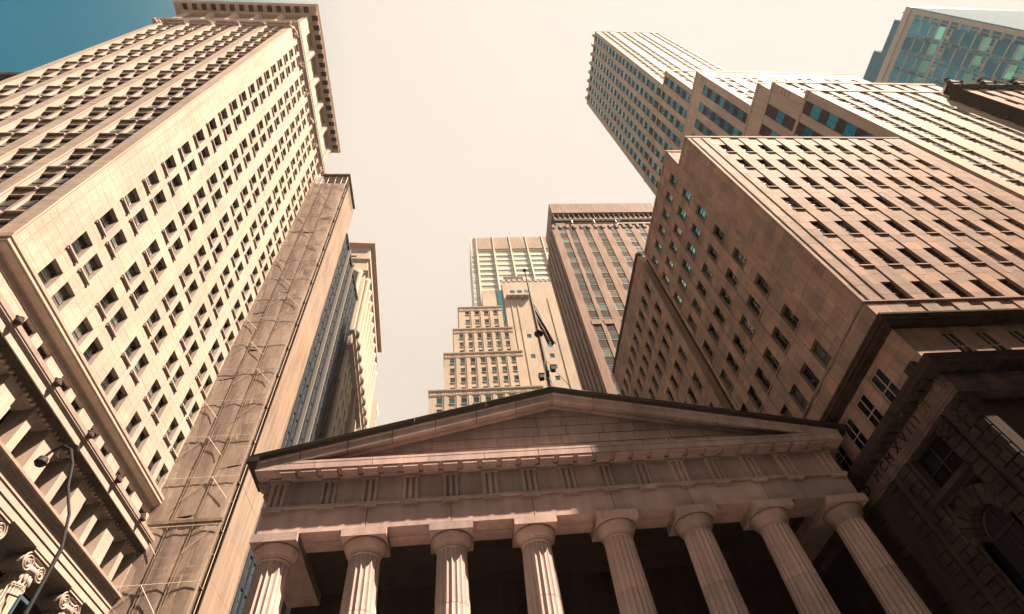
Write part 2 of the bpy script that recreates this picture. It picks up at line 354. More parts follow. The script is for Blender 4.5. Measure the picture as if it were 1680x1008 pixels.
# ------------------------------------------------------------------ temple-fronted hall
def temple():
    rt = thing('columned_hall', 'marble temple-fronted hall with eight fluted columns and plain pediment', 'hall', (4.95, 21, 0))
    T = M['temple']; HW = 13.38
    def put(mb, name, mat=T, par=rt, **k): return mb.build(name, mat, par, **k)
    # plinth, steps, walls
    for i in range(14):
        b = MB(); b.box(-13.6, 13.6, -6.4+.42*i, -5.98+.42*i if i < 13 else 9, .004 if i == 0 else .33*i-.32, .33*(i+1)); put(b, 'step')
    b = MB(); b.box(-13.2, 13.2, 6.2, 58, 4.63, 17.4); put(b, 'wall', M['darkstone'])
    b = MB(); b.box(-13.1, 13.1, 1.55, 6.19, 15.45, 16.2); put(b, 'portico_ceiling', M['darkstone'])  # wall and ceiling coloured near-black for the deep portico shade
    b = MB(); b.box(-2.2, 2.2, 6.02, 6.19, 4.64, 11.5); d = put(b, 'door', M['black'])
    b = MB()
    for x in (-2.75, 2.25): b.box(x, x+.5, 5.9, 6.18, 4.64, 11.9)
    b.box(-2.75, 2.75, 5.85, 6.18, 11.91, 12.5); b.build('door_surround', T, d)
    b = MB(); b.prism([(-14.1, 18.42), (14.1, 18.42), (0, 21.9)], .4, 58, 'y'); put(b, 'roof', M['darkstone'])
    # columns
    zb, zt = 4.64, 14.1
    def rad(z): t = (z-zb)/(zt-zb); return .80-.15*t-.02*t*t+.015*math.sin(math.pi*t)
    joints = [zb, 7.0, 9.35, 11.75, zt]
    drums = []
    for a, c in zip(joints, joints[1:]):
        mb = MB(); k = 5
        pr = [(rad(a)-.012, a+.004)]+[(rad(a+(c-a)*i/k), a+.014+(c-a-.028)*i/k) for i in range(k+1)]+[(rad(c)-.012, c-.004)]
        mb.lathe(pr, 120, flutes=20, depth=.085); drums.append(mb.mesh('drum', T))
    cap = MB()
    cap.lathe([(.60, zt-.12), (.655, zt-.08), (.655, zt-.03), (.64, zt-.02), (.66, zt+.02), (.665, zt+.05), (.69, zt+.07), (.685, zt+.09), (.72, zt+.11), (.80, zt+.24), (.875, zt+.38), (.90, zt+.46), (.875, zt+.515)], 48)
    capm = cap.mesh('column', T, True)
    ab = MB(); ab.box(-.925, .925, -.925, .925, zt+.52, 14.978); abm = ab.mesh('abacus', T)
    for i in range(8):
        x = -12.6+3.6*i
        c = link(capm, 'column', rt, (x, .80, 0), rng.choice((0, .314, .628)))
        for dm in drums: link(dm, 'drum', c, rotz=rng.uniform(-.01, .01))
        link(abm, 'abacus', c, rotz=-c.rotation_euler[2])
    # architrave: front and back beams, joints over the columns
    xs = [-HW]+[-12.6+3.6*i for i in range(1, 7)]+[HW]
    for a, c in zip(xs, xs[1:]):
        for y0, y1 in ((0, .76), (.79, 1.55)):
            b = MB(); b.box(a+.014, c-.014, y0+rng.uniform(0, .006), y1, 14.98, 16.10); put(b, 'architrave_block')
    for x0, x1 in ((-HW, -HW+1.5), (HW-1.5, HW)):
        b = MB(); b.box(x0, x1, 1.56, 6.19, 14.98, 16.1); put(b, 'architrave_block')
    b = MB(); b.box(-HW-.08, HW+.08, -.11, 1.5, 16.102, 16.21); put(b, 'taenia')
    # frieze
    b = MB(); b.box(-HW+.05, HW-.05, .12, 6.19, 16.212, 17.66); put(b, 'frieze_core')
    tg = MB(); w = .385
    pl = [(-w, .11), (-w, .04), (-w+.07, -.055), (-.21, -.055), (-.135, .075), (-.06, -.055), (.06, -.055), (.135, .075), (.21, -.055), (w-.07, -.055), (w, .04), (w, .11)]
    tg.prism(pl, 16.215, 17.40, 'z'); tg.box(-w-.01, w+.01, -.07, .1, 17.402, 17.55); tgm = tg.mesh('triglyph', T)
    rg = MB(); rg.box(-w, w, -.115, -.002, 15.99, 16.1)
    for k in range(6): rg.lathe([(.034, -.07), (.026, 0)], 8, (-w+.065+.128*k, -.06, 15.988))
    rgm = rg.mesh('regula', T)
    tx = [-12.98]+[-10.8+1.8*i for i in range(13)]+[12.98]
    tx = [-12.98]+[-12.6+1.8*i for i in range(1, 14)]+[12.98]
    for x in tx:
        t = link(tgm, 'triglyph', rt, (x, 0, 0)); link(rgm, 'regula', t)
    for a, c in zip(tx, tx[1:]):
        b = MB(); b.box(a+w+.004, c-w-.004, .045+rng.uniform(0, .012), .119, 16.214, 17.55); put(b, 'metope')
    # west and east returns of the frieze
    for sx in (-1, 1):
        for k in range(3):
            t = link(tgm, 'triglyph', rt, (sx*(HW-.02), .55+1.8*k, 0), sx*R(90)); link(rgm, 'regula', t)
    # horizontal cornice
    b = MB(); b.ring(-HW+.3, HW-.3, .3, 6, [(.2, 17.55), (.36, 17.552), (.40, 17.60), (.40, 17.66)]); put(b, 'bed_mould')
    mu = MB(); mu.box(-.335, .335, -.625, -.10, 17.555, 17.689); mum = mu.mesh('mutule', T)
    gu = MB()
    for i in range(6):
        for j in range(3): gu.lathe([(.03, 0), (.025, .03)], 6, (-.27+.108*i, -.52+.15*j, 17.527))
    gum = gu.mesh('guttae', T)
    for i in range(29):
        t = link(mum, 'mutule', rt, (-12.6+.9*i, 0, 0)); link(gum, 'guttae', t, kind='stuff')
    for sx in (-1, 1):
        for k in range(6):
            t = link(mum, 'mutule', rt, (sx*HW, .45+.9*k, 0), sx*R(90)); link(gum, 'guttae', t, kind='stuff')
    prof = [(.30, 17.69), (-.54, 17.69), (-.58, 17.71), (-.655, 17.72), (-.655, 17.99), (-.62, 18.0), (-.62, 18.03), (-.64, 18.05), (-.64, 18.17), (.05, 18.42), (.30, 18.42)]
    n = 11; L = 2*(HW+.65)
    for i in range(n):
        a = -HW-.65+L*i/n; b = MB(); b.prism([(p, z) for p, z in prof], a+.013, a+L/n-.013, 'x'); put(b, 'cornice_block')
    for sx in (-1, 1):
        b = MB(); b.prism([(sx*(HW+.02-q), z) for q, z in [(.3, 17.692), (-.54, 17.692), (-.63, 17.722), (-.63, 17.98), (-.62, 18.15), (-.6, 18.41), (.3, 18.41)]], .31, 20, 'y'); put(b, 'side_cornice')
    # tympanum: coursed blocks cut to the rake
    SL = (22.01-18.49)/14.2
    def clip(poly, a, bb, c):                       # keep a*x+b*z<=c
        out = []
        for (p, q) in zip(poly, poly[1:]+poly[:1]):
            dp = a*p[0]+bb*p[1]-c; dq = a*q[0]+bb*q[1]-c
            if dp <= 0: out.append(p)
            if dp*dq < 0: t = dp/(dp-dq); out.append((p[0]+t*(q[0]-p[0]), p[1]+t*(q[1]-p[1])))
        return out
    z0 = 18.424; hs = [.46, .56, .58, .60, .62]
    ap = 22.01-.70
    for j, h in enumerate(hs):
        x = -12.5+rng.uniform(0, 1)
        while x < 12.5:
            wd_ = rng.uniform(1.25, 2.15); g = .02
            pg = [(x+g, z0+g), (x+wd_-g, z0+g), (x+wd_-g, z0+h-g), (x+g, z0+h-g)]
            pg = clip(clip(pg, SL, 1, ap), -SL, 1, ap)
            if len(pg) >= 3 and max(p[1] for p in pg)-min(p[1] for p in pg) > .05:
                b = MB(); b.prism(pg, .02+rng.uniform(0, .022), .25, 'y'); put(b, 'tympanum_block')
            x += wd_
        z0 += h
    b = MB(); b.prism([(-13, 18.3), (13, 18.3), (0, 21.5)], .085, .38, 'y'); put(b, 'tympanum_core')
    # raking cornice
    def rake(prof, x0, x1, name, mat):
        b = MB(); vs = []
        for x in (x0, x1):
            for o_, dz in prof: vs.append((x, -o_, 22.01-SL*abs(x)+dz))
        k = len(prof); b.add(vs, [tuple(range(k)), tuple(range(2*k-1, k-1, -1))]+[(i, i+k, (i+1) % k+k, (i+1) % k) for i in range(k)])
        put(b, name, mat)
    corona = [(-.38, -.352), (.74, -.352), (.74, -.40), (.70, -.45), (.66, -.46), (.65, -.80), (.58, -.82), (.56, -.78), (.02, -.66), (-.38, -.66)]
    bed = [(-.38, -.665), (.13, -.665), (.12, -.72), (.05, -.80), (-.38, -.80)]
    gutter = [(-.5, 0), (.86, 0), (.88, -.04), (.86, -.10), (.80, -.14), (.77, -.34), (-.5, -.345)]
    for sx in (-1, 1):
        X = 14.25; k = 7
        for i in range(k):
            a, c = X*i/k, X*(i+1)/k
            g = .016
            rake(corona, sx*(a+(g if i else 0)), sx*(min(c, 14.03)-g), 'raking_cornice_block', T)
            if c < 13.2: rake(bed, sx*a, sx*c, 'raking_bed_mould', T)
        for i in range(4): rake(gutter, sx*(X*i/4+(.012 if i else 0)), sx*(X*(i+1)/4-.012), 'roof_gutter', M['bronze'])
    for sx in (-1, 1):
        b = MB(); b.box(sx*14.2-.25, sx*14.2+.25, -.86, 1.4, 18.12, 18.44); put(b, 'gutter_end', M['bronze'])
    return rt
temple()

# ------------------------------------------------------------------ tall limestone tower on the left
def left_tower():
    B = Bld('limestone_tower', 'tall pale limestone office tower with paired windows and bracketed top cornice', 'tower', (-22, 14.1, 0))
    T = M['tower']; W, D = 18.65, 22.5
    st = style('tw', .40, M['frame'], T, M['g_tower'], fw=.05, trans=(.5,), sill=(.17, .10, .10), brackets=True)
    ss = style('ts', .28, M['frame'], T, M['g_dark'], fw=.06, trans=(.5,), sill=(.11, .12, .03))
    Z0, Z1 = 27.7, 91.4
    rows = [(27.88+3.2*k, 29.74+3.2*k) for k in range(20)]
    ce = []
    for k in range(5): a = 2.2+4.05*k; ce += [(a, a+1.0), (a+1.54, a+2.54)]
    B.facade(A_E, (0, 0), 0, D, Z0, Z1, ce, rows, st, T, tile=(1.15, .64))
    rows_s = [(27.85+3.2*k, 30.2+3.2*k) for k in range(20)]
    cs = []
    for k in range(5):
        x1 = -1.15-3.5*k; cs += [(x1-1.08, x1-.04), (x1-2.36, x1-1.32)]
    cs = sorted(cs)
    B.facade(A_S, (0, 0), -W, 0, Z0, Z1, cs, rows_s, ss, T, sp=.06)
    # south piers stand proud, with narrow rolls at their edges
    for k in range(6):
        a, c = [(-1.12, .0), (-4.62, -3.54), (-8.12, -7.04), (-11.62, -10.54), (-15.12, -14.04), (-18.65, -17.54)][k]
        b = MB(); b.box(a+.1, c-.1, -.16, -.003, Z0, Z1-.01); b.box(a-.02, a+.085, -.09, -.003, Z0, Z1-.012); b.box(c-.085, c+.02 if k else c, -.09, -.003, Z0, Z1-.014); b.build('pier', T, B.root)
        B.tile('stone_block', T, A_S, (0, 0), a+.1, c-.1, Z0, 62, 9, .55, d=-.162, proud=.02)
    # east corner strip mouldings
    for y in (.4,):
        b = MB(); b.box(-.003, .06, y, y+.1, Z0, Z1-.01); b.build('corner_moulding', T, B.root)
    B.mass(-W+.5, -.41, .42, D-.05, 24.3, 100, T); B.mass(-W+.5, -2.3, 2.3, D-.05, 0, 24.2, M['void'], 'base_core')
    B.mass(-W, -.5, 3, D, 24.4, 91, T, 'north_wall')
    # belt over the attic, attic, great cornice, upper storey, entablature
    ring = lambda p, n='cornice', m_=T: B.ring(-W, 0, 0, D, p, m_, n)
    ring([(-.6, 26.65), (.02, 26.66), (.06, 26.80), (.42, 26.92), (.44, 26.98), (.50, 27.0), (.50, 27.22), (.56, 27.25), (.58, 27.45), (.30, 27.62), (.05, 27.69), (-.6, 27.69)], 'belt_course')
    sa = style('ta', .30, M['frame'], T, M['g_dark'], fw=.06)
    cat = []
    for k in range(5): a = 3.65+4.05*k; cat += [(a, a+.95), (a+1.65, a+2.6)]
    B.facade(A_E, (0, 0), 0, D, 24.3, 26.65, cat, [(25.35, 26.2)], sa, T, tile=(1.3, .62))
    B.facade(A_S, (0, 0), -W, 0, 24.3, 26.65, cs, [(25.35, 26.2)], sa, T)
    for q in range(3):
        b = MB(); b.box(.003, .05, 0, D, 26.30+.11*q, 26.36+.11*q); b.build('string_course', T, B.root)
    ring([(-.7, 23.15), (.05, 23.16), (.10, 23.25), (.30, 23.36), (.98, 23.38), (1.04, 23.40), (1.04, 23.82), (1.08, 23.83), (1.10, 23.93), (1.16, 23.95), (1.16, 24.03), (1.2, 24.05), (1.24, 24.28), (1.0, 24.34), (.05, 24.5), (-.7, 24.5)], 'great_cornice')
    for i in range(60):
        B.piece('dentil', T, A_E, (0, 0), .2+.37*i, -.55, 23.2, .2, .2, .15)
    for i in range(14): B.piece('soffit_shade_slab', M['darkstone'], A_E, (0, 0), .02+1.6*i, -.97, 23.325, 1.57, .66, .05)  # added dark slabs stand in for the shade under the great cornice
    for i in range(6):                                   # lion masks on the cornice edge
        b = MB(); y = 2.4+4.05*i
        b.ball((1.28, y, 24.2), .2, sq=(1, 1, 1.1)); b.ball((1.42, y, 24.08), .12); b.ball((1.23, y-.16, 24.35), .1); b.ball((1.23, y+.16, 24.35), .1); b.ball((1.3, y, 24.41), .13)
        b.build('lion_mask', M['darkstone'], B.root, smooth=True)
    # loggia storey with broad and narrow piers
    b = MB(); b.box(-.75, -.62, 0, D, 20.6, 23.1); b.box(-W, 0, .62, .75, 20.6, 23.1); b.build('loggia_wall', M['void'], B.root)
    for k in range(6):
        y = 1.2+4.05*k-.45
        b = MB(); b.box(-.6, .52, y, y+1.1, 20.58, 23.14); b.box(-.6, .36, y+1.11, y+1.35, 20.58, 23.14); b.build('broad_pier', T, B.root)
        if y+3 < D:
            b = MB(); b.box(-.6, .46, y+2.45, y+2.95, 20.58, 23.14); b.build('narrow_pier', T, B.root)
            for q in (1.36, 2.96):
                f = MB(); f.box(-.61, -.56, y+q, y+q+1.05, 20.6, 22.85); wo_ = f.build('loggia_window', M['g_dark'], B.root)
                f = MB(); f.box(-.555, -.50, y+q+.48, y+q+.55, 20.6, 22.85); f.box(-.556, -.501, y+q, y+q+1.05, 21.7, 21.77); f.build('window_bar', M['frame'], wo_)
    ring([(-1.6, 18.95), (.43, 18.96), (.43, 19.32), (.48, 19.33), (.48, 19.70), (.53, 19.71), (.53, 20.08), (.58, 20.12), (.58, 20.18), (.70, 20.22), (.72, 20.30), (.84, 20.33), (.86, 20.46), (.55, 20.57), (-1.6, 20.57)], 'entablature')
    for i in range(110): B.piece('dentil', T, A_E, (0, 0), .1+.2*i, -.69, 20.13, .11, .105, .085)
    # giant Ionic columns in front of the recessed base
    b = MB(); b.box(-2.2, -2.1, 0, D, 0, 19.4); b.box(-W, 0, 2.1, 2.2, 0, 19.4); b.build('base_wall', M['void'], B.root)  # near-black colour stands in for the shade behind the columns
    sh = MB(); sh.lathe([(.62-.07*(z/17.4)**1.5, z) for z in (1.0, 3, 6, 9, 12, 15, 17.5)]+[(.60, 17.6), (.56, 17.66)], 96, flutes=24, depth=.10); shm = sh.mesh('column', T)
    nk = MB(); nk.lathe([(.54, 17.62), (.58, 17.7), (.53, 17.78), (.54, 18.3), (.62, 18.36), (.66, 18.5), (.6, 18.62)], 32)
    for k in range(16):
        a = 2*math.pi*k/16; nk.ball((.57*math.cos(a), .57*math.sin(a), 18.02), .085, 6, (1, 1, 2.4))
    nkm = nk.mesh('necking', T, True)
    vo = MB()
    for sx in (-1, 1):
        cy, cz = sx*.62, 18.62
        n = 20; vo.add([(.50, cy+.40*math.cos(2*math.pi*i/n), cz+.40*math.sin(2*math.pi*i/n)) for i in range(n)]+[(-.5, cy+.40*math.cos(2*math.pi*i/n), cz+.40*math.sin(2*math.pi*i/n)) for i in range(n)],
               [tuple(range(n)), tuple(range(2*n-1, n-1, -1))]+[(i, i+n, (i+1) % n+n, (i+1) % n) for i in range(n)])
        pts = []
        for i in range(57):
            t = i/56; a = math.pi/2-sx*t*2*math.pi*2.4; rr = .40*(1-t)**.85+.05
            pts.append((.52, cy+rr*math.cos(a), cz+rr*math.sin(a)))
        vo.path(pts, .045, 6); vo.ball((.52, cy, cz), .075)
    vo.box(-.5, .5, -.62, .62, 18.78, 19.02); vo.path([(.52, -.62, 19.04), (.52, -.3, 18.98), (.52, .3, 18.98), (.52, .62, 19.04)], .05)
    vo.path([(.52, -.5, 18.83), (.52, 0, 18.74), (.52, .5, 18.83)], .045); vo.box(-.72, .62, -.80, .80, 19.08, 19.22); vo.box(-.78, .66, -.86, .86, 19.22, 19.345)
    vom = vo.mesh('volutes', T)
    for k in range(6):
        y = 1.55+4.05*k
        c = link(shm, 'column', B.root, (-.22, y, -.32)); link(nkm, 'necking', c); link(vom, 'volutes', c)
    # bracketed lower crown, loggia crown and top cornice
    ring([(-.7, 90.9), (.05, 90.92), (.10, 91.15), (.22, 91.25), (.25, 91.4), (.46, 91.45), (.48, 91.75), (.54, 91.8), (.56, 92.0), (.1, 92.2), (-.7, 92.2)], 'crown_belt')
    for i in range(56): B.piece('crown_dentil', T, A_E, (0, 0), .05+.4*i, -.44, 91.24, .2, .2, .18)
    for i in range(46): B.piece('crown_dentil', T, A_S, (0, 0), -W+.1+.4*i, -.44, 91.24, .2, .2, .18)
    def lump(p, q, n):                                   # carved cartouche
        b = MB(); x, y = p
        for k in range(9): b.ball((x+rng.uniform(-.2, .2)*(1+q), y+rng.uniform(-.35, .35)*(1+q), n+rng.uniform(-.9, .5)), rng.uniform(.16, .3)*(1+q*.5))
        b.build('cartouche', T, B.root, smooth=True)
    lump((.05, .1), .8, 89.9); lump((-.5, -.1), .6, 90.1); lump((-W+.3, -.1), .6, 90.0)
    for k in range(1, 5): lump((-.6-3.5*k, -.2), 0, 90.3)
    for k in range(6): lump((.12, 1.0+4.05*k), .1, 90.2)
    b = MB(); b.box(-W+.9, -.85, .85, D-1.2, 92, 100.6); b.build('loggia_wall', M['darkstone'], B.root)  # wall coloured dark to stand in for the crown recess shade
    for i in range(6):
        x = [-.6, -3.98-.1, -7.58, -11.08, -14.58, -18.05][i]
        if i == 0: continue
        if i == 5:
            b = MB(); b.box(x-.6, x+.6, 0, .84, 92.3, 100.6); b.build('corner_pier', T, B.root)
        else:
            b = MB(); b.lathe([(.62, 92.3), (.6, 93), (.54, 99.2), (.62, 99.4), (.7, 100), (.72, 100.6)], 24, (x, .5, 0)); b.build('crown_column', T, B.root, smooth=True)
    for i in range(5):
        y = 1.2+4.05*(i+1)-.45+.5
        b = MB(); b.lathe([(.68, 92.3), (.66, 93), (.60, 99.2), (.68, 99.4), (.78, 100), (.8, 100.6)], 24, (-.5, y, 0)); b.build('crown_column', T, B.root, smooth=True)
    b = MB(); b.box(-.84, 0, 0.01, 2.2, 92.3, 100.6); b.build('corner_pier', T, B.root)
    sd = style('tl', .1, M['frame'], T, M['g_dark'], fw=.08, trans=(.33, .66))
    for i in range(5):
        f = MB(); f.box(-.84, -.76, 2.9+4.05*i, 4.7+4.05*i, 93.5, 99); f.build('loggia_window', M['g_dark'], B.root)
        f = MB(); f.box(-16.9+3.5*i, -15.3+3.5*i, 0.76, .84, 93.5, 99); f.build('loggia_window', M['g_dark'], B.root)
    TOPPROF = [(-1.4, 100.6), (.1, 100.61), (.1, 101.1), (.3, 101.2), (.32, 101.55), (1.25, 101.6), (1.28, 101.85), (1.4, 102.0), (1.52, 102.3), (1.52, 102.45), (-1, 102.8), (-1.4, 102.8)]
    B.ring(-W-.4, 0, 0, D-1.2, TOPPROF, T, 'top_cornice')
    for i in range(16):
        B.piece('soffit_shade_slab', M['darkstone'], A_E, (0, 0), -.02+1.4*i, -1.22, 101.5, .78, .9, .095)  # dark slabs again paint the shade under the top cornice
        if i < 14: B.piece('soffit_shade_slab', M['darkstone'], A_S, (0, 0), -W-.32+1.4*i, -1.22, 101.5, .78, .9, .095)
    for i in range(16): B.piece('modillion', T, A_E, (0, 0), -.6+1.4*i, -1.16, 101.23, .6, .85, .36)
    for i in range(15): B.piece('modillion', T, A_S, (0, 0), -W-.9+1.4*i, -1.16, 101.23, .6, .85, .36)
    B.finish()
left_tower()

# ------------------------------------------------------------------ low dark building west of the tower
B = Bld('dark_roofed_building', 'dark building edge just showing behind the limestone tower at far left', 'building', (-40.75, 14.6, 0))
B.mass(-16, 0, 0, 20, 0, 60.3, M['darkstone']); B.ring(-16, 0, 0, 20, [(-.3, 60.2), (.1, 60.2), (.5, 60.9), (.55, 61.5), (-.3, 61.5)], M['darkstone'])
B.finish()

# ------------------------------------------------------------------ building wrapped in scaffolding
def wrapped():
    B = Bld('scaffolded_building', 'building wrapped in brown debris netting and scaffold tubes', 'building', (-22, 36.65, 0))
    X = 5.15
    B.mass(.02, X-.05, .6, 5.0, 0, 87.6, M['brick']); B.mass(-14, .02, .3, 18, 0, 87, M['brick'], 'rear_wall')
    # east side: plastered wall panels
    z = 0
    while z < 88:
        h = 3.65
        b = MB(); b.box(X-.05, X+rng.uniform(-.004, .012), .05, 4.55, z+.008, min(88.4, z+h)-.008); b.build('plaster_panel', M['plaster'], B.root); z += h
    # windows behind the netting
    st = style('sc', .3, M['frame'], M['brick'], M['g_dark'], fw=.08, trans=(.5,), sill=(.1, .12, .06))
    B.facade(A_S, (0, .28), .1, X-.1, 0, 87.6, [(.9, 1.9), (3.1, 4.1)], [(1.2+3.65*k, 3.1+3.65*k) for k in range(23)], st, M['brick'])
    # scaffold
    def tube(n, a, c, r=.022):
        b = MB(); b.tube(a, c, r, 6); b.build(n, M['steel'], B.root)
    for x in (.12, 1.75, 3.4, 5.05):
        for y in (-.35, -1.15): tube('scaffold_standard', (x, y, 0), (x, y, 86.5))
    for k in range(43):
        z = 2*k+1.0
        yl = -1.19 if k % 2 else -1.60
        tube('scaffold_ledger', (-.1, yl, z), (X+.2, yl+rng.uniform(-.02, .02), z+rng.uniform(-.03, .03)))
        if k % 2 == 0:
            b = MB(); b.box(.1, X, -1.1, -.4, z-.06, z-.012); b.build('scaffold_deck', M['brick'], B.root)
        i = k % 3; x0 = (.12, 1.75, 3.4)[i]
        yb = -1.61
        tube('scaffold_brace', (x0, yb, z), (x0+1.65, yb, z+2) if k % 2 else (x0+1.65, yb, z-2), .02)
    # loose poles and outriggers
    for k in range(0):
        z = rng.uniform(18, 62); x = rng.uniform(0, 4); a = rng.uniform(-.8, .8)
        tube('loose_pole', (x, -1.66, z), (min(5.2, x+rng.uniform(.8, 2.2)), -1.68, z+a*2), .026)
    for z, xa in ((25.3, -.1),):
        b = MB(); b.box(xa, X+.1, -1.56, -1.25, z, z+.22); b.build('scaffold_fan', M['brick'], B.root)
    # netting sheets, creased
    def sheet(x0, x1, z0, z1, y=-1.42):
        b = MB(); nx, nz = 9, max(6, int((z1-z0)*1.3)); ph = rng.uniform(0, 9)
        vs = []
        for j in range(nz+1):
            for i in range(nx+1):
                u = i/nx; v = j/nz
                d = .08*math.sin(math.pi*u)*math.sin(math.pi*v)+.008*math.sin(u*9+j*.8+ph)+rng.uniform(-.008, .008)
                vs.append((x0+(x1-x0)*u, y-d, z0+(z1-z0)*v+.15*math.sin(u*3+ph)))
        b.add(vs, [(j*(nx+1)+i, j*(nx+1)+i+1, (j+1)*(nx+1)+i+1, (j+1)*(nx+1)+i) for j in range(nz) for i in range(nx)])
        b.build('netting_sheet', M['net'], B.root)
    for x0, x1 in ((-.05, 1.72), (1.80, 3.36), (3.46, 5.3)):
        z = 2.
        while z < 84.5:
            h = rng.choice((10, 14, 18)); z1 = min(84.5, z+h); sheet(x0, x1, z, z1-.12); z = z1
    for x in (1.76, 3.41):
        b = MB(); b.tube((x, -1.5, 2), (x, -1.5, 85), .03, 6); b.build('netting_batten', M['brick'], B.root)
    # bare lattice at the top
    for z in (85.2, 86.0, 86.8):
        tube('lattice_rail', (0, -1.25, z), (X, -1.25, z), .06); tube('lattice_rail', (X, -1.25, z), (X, 4, z), .06)
    for x in (1.2, 2.2, 3.3, 4.3, 5.1): tube('lattice_post', (x, -1.25, 84.6), (x, -1.25, 87.4), .06)
    b = MB(); b.box(1.2, X+.3, -1.6, 4.6, 87.5, 87.75); b.build('top_deck', M['brick'], B.root)
    B.finish()
wrapped()

# ------------------------------------------------------------------ dark blue slab and the cream tower up the side street
B = Bld('dark_glass_block', 'dark blue glazed block with pale vertical strips behind the scaffolded building', 'building', (-16.85, 41.7, 0))
st = style('db', .25, M['frame'], M['paleframe'], M['g_blue'], fw=.07, trans=(.5,))
B.facade(A_E, (0, 0), 0, 12.4, 0, 79, [(a, a+.8) for a in (.5, 1.6, 3.4, 4.5, 6.9, 8.0, 9.6, 10.8)], [(20+2.6*k, 21.7+2.6*k) for k in range(22)], st, M['slate'], spmat=M['slate'], sp=.1)
for y in (2.55, 5.75):
    b = MB(); b.box(.01, .35, y, y+.26, 0, 79); b.build('pale_strip', M['greystrip'], B.root)
B.mass(-14, -.26, .01, 12.4, 0, 79, M['slate']); B.ring(-14, 0, .02, 12.4, [(-.3, 78.9), (.15, 78.9), (.2, 79.4), (-.3, 79.4)], M['darkstone']); B.finish()

def cream_tower():
    B = Bld('cream_setback_tower', 'cream stone tower with columned crown up the side street left of centre', 'tower', (-16.5, 54.6, 0), R(3.2))
    C = M['cream']; st = style('cr', .3, M['frame'], C, M['g_teal'], fw=.07, trans=(.5,), sill=(.06, .1, .05))
    B.facade(A_S, (0, 0), -9, 0, 60, 97.6, [(-8.2, -7.0), (-6.0, -4.8), (-3.6, -2.4)], [(62+3.4*k, 63.9+3.4*k) for k in range(10)], st, C)
    B.facade(A_E, (0, 0), 0, 27, 0, 97.6, grid(1.2, 2.15, 12, .9), [(10+3.4*k, 11.8+3.4*k) for k in range(25)], st, C)
    B.mass(-14, -.31, .31, 27, 0, 97.5, C)
    for z, o in ((97.6, .8), (92.4, .35), (88.0, .5), (70.5, .35), (66.5, .55)):
        B.ring(-14, 0, 0, 27, [(-.4, z), (.05, z), (o*.8, z+.4), (o, z+.45), (o, z+.9), (-.4, z+1.0)], C)
    for k in range(10):
        b = MB(); b.lathe([(.5, 71.5), (.46, 73), (.42, 86.5), (.55, 87.2), (.6, 87.95)], 16, (.35, 1.5+2.6*k, 0)); b.build('crown_column', C, B.root, smooth=True)
    for k in range(2):
        b = MB(); b.lathe([(.55, 71.5), (.5, 73), (.46, 86.5), (.6, 87.2), (.66, 87.95)], 16, (-1.0-3.6*k, -.3, 0)); b.build('crown_column', C, B.root, smooth=True)
    for k in range(2):
        b = MB(); b.box(.01, .5, 8.5+9*k, 10.2+9*k, 0, 66.4); b.build('pier', M['plaster'], B.root)
    B.finish()
cream_tower()
B = Bld('green_glass_sliver', 'thin sliver of green glass tower beyond the cream setback tower', 'tower', (-17.0, 84, 0))
st = style('gs', .1, M['white'], M['white'], M['g_teal'], fw=.06)
B.facade(A_E, (0, 0), 0, 3.2, 0, 84, grid(.1, 1.05, 3, .95), [(30+3.5*k, 33.2+3.5*k) for k in range(15)], st, M['white'])
B.mass(-6, -.11, .01, 3.2, 0, 84, M['white']); B.finish()

# ------------------------------------------------------------------ stepped cream block, blank tower, pale slab
def stepped():
    B = Bld('stepped_cream_building', 'cream brick building rising in four steps with teal windows', 'building', (0, 95, 0))
    C = M['cream']; st = style('sp', .28, M['frame'], C, M['g_step'], fw=.08, trans=(.5,), sill=(.1, .14, .08))
    tiers = [(-7.1, 21, 0, 97.5, 0, -5.24, 2.95, 9, 1.38, [94.85-3.4*k for k in range(14)]),
             (-3.5, 17.6, 97.5, 112.4, 1.0, -1.96, 2.73, 7, 1.22, [110.2-3.55*k for k in range(4)]),
             (-.9, 16.1, 112.4, 124.1, 2.0, .71, 2.6, 6, 1.15, [121.7-3.4*k for k in range(3)]),
             (.75, 14, 124.1, 136, 3.0, 2.74, 2.85, 4, 1.3, [134.2, 130.0, 126.8])]
    for x0, x1, z0, z1, dy, wx, p, n, w, tops in tiers:
        h = 1.85
        B.facade(A_S, (0, dy), x0, x1, z0, z1, grid(wx, p, n, w), sorted((t-h, t) for t in tops), st, C, sp=.08)
        B.mass(x0, x1, dy+.28, 30, z0, z1, C)
        B.ring(x0, x1, dy, 30, [(-.3, z1-.5), (.05, z1-.5), (.22, z1-.1), (.25, z1+.25), (-.3, z1+.3)], C, 'parapet')
        B.ring(x0, x1, dy, 30, [(-.1, z1-2.0), (.08, z1-2.0), (.14, z1-1.7), (-.1, z1-1.6)], C, 'string_course')
        for i in range(n-1):
            b = MB(); xx = wx+w+(p-w)/2+p*i; b.box(xx-.35, xx+.35, dy-.13, dy-.003, max(z0, 40)+.2, z1-2.05); b.build('pier', C, B.root)
        for i in range(int((x1-x0)/.7)): B.piece('frieze_block', C, A_S, (0, dy), x0+.2+.7*i, -.12, z1-1.5, .32, .117, .5)
    B.finish()
stepped()
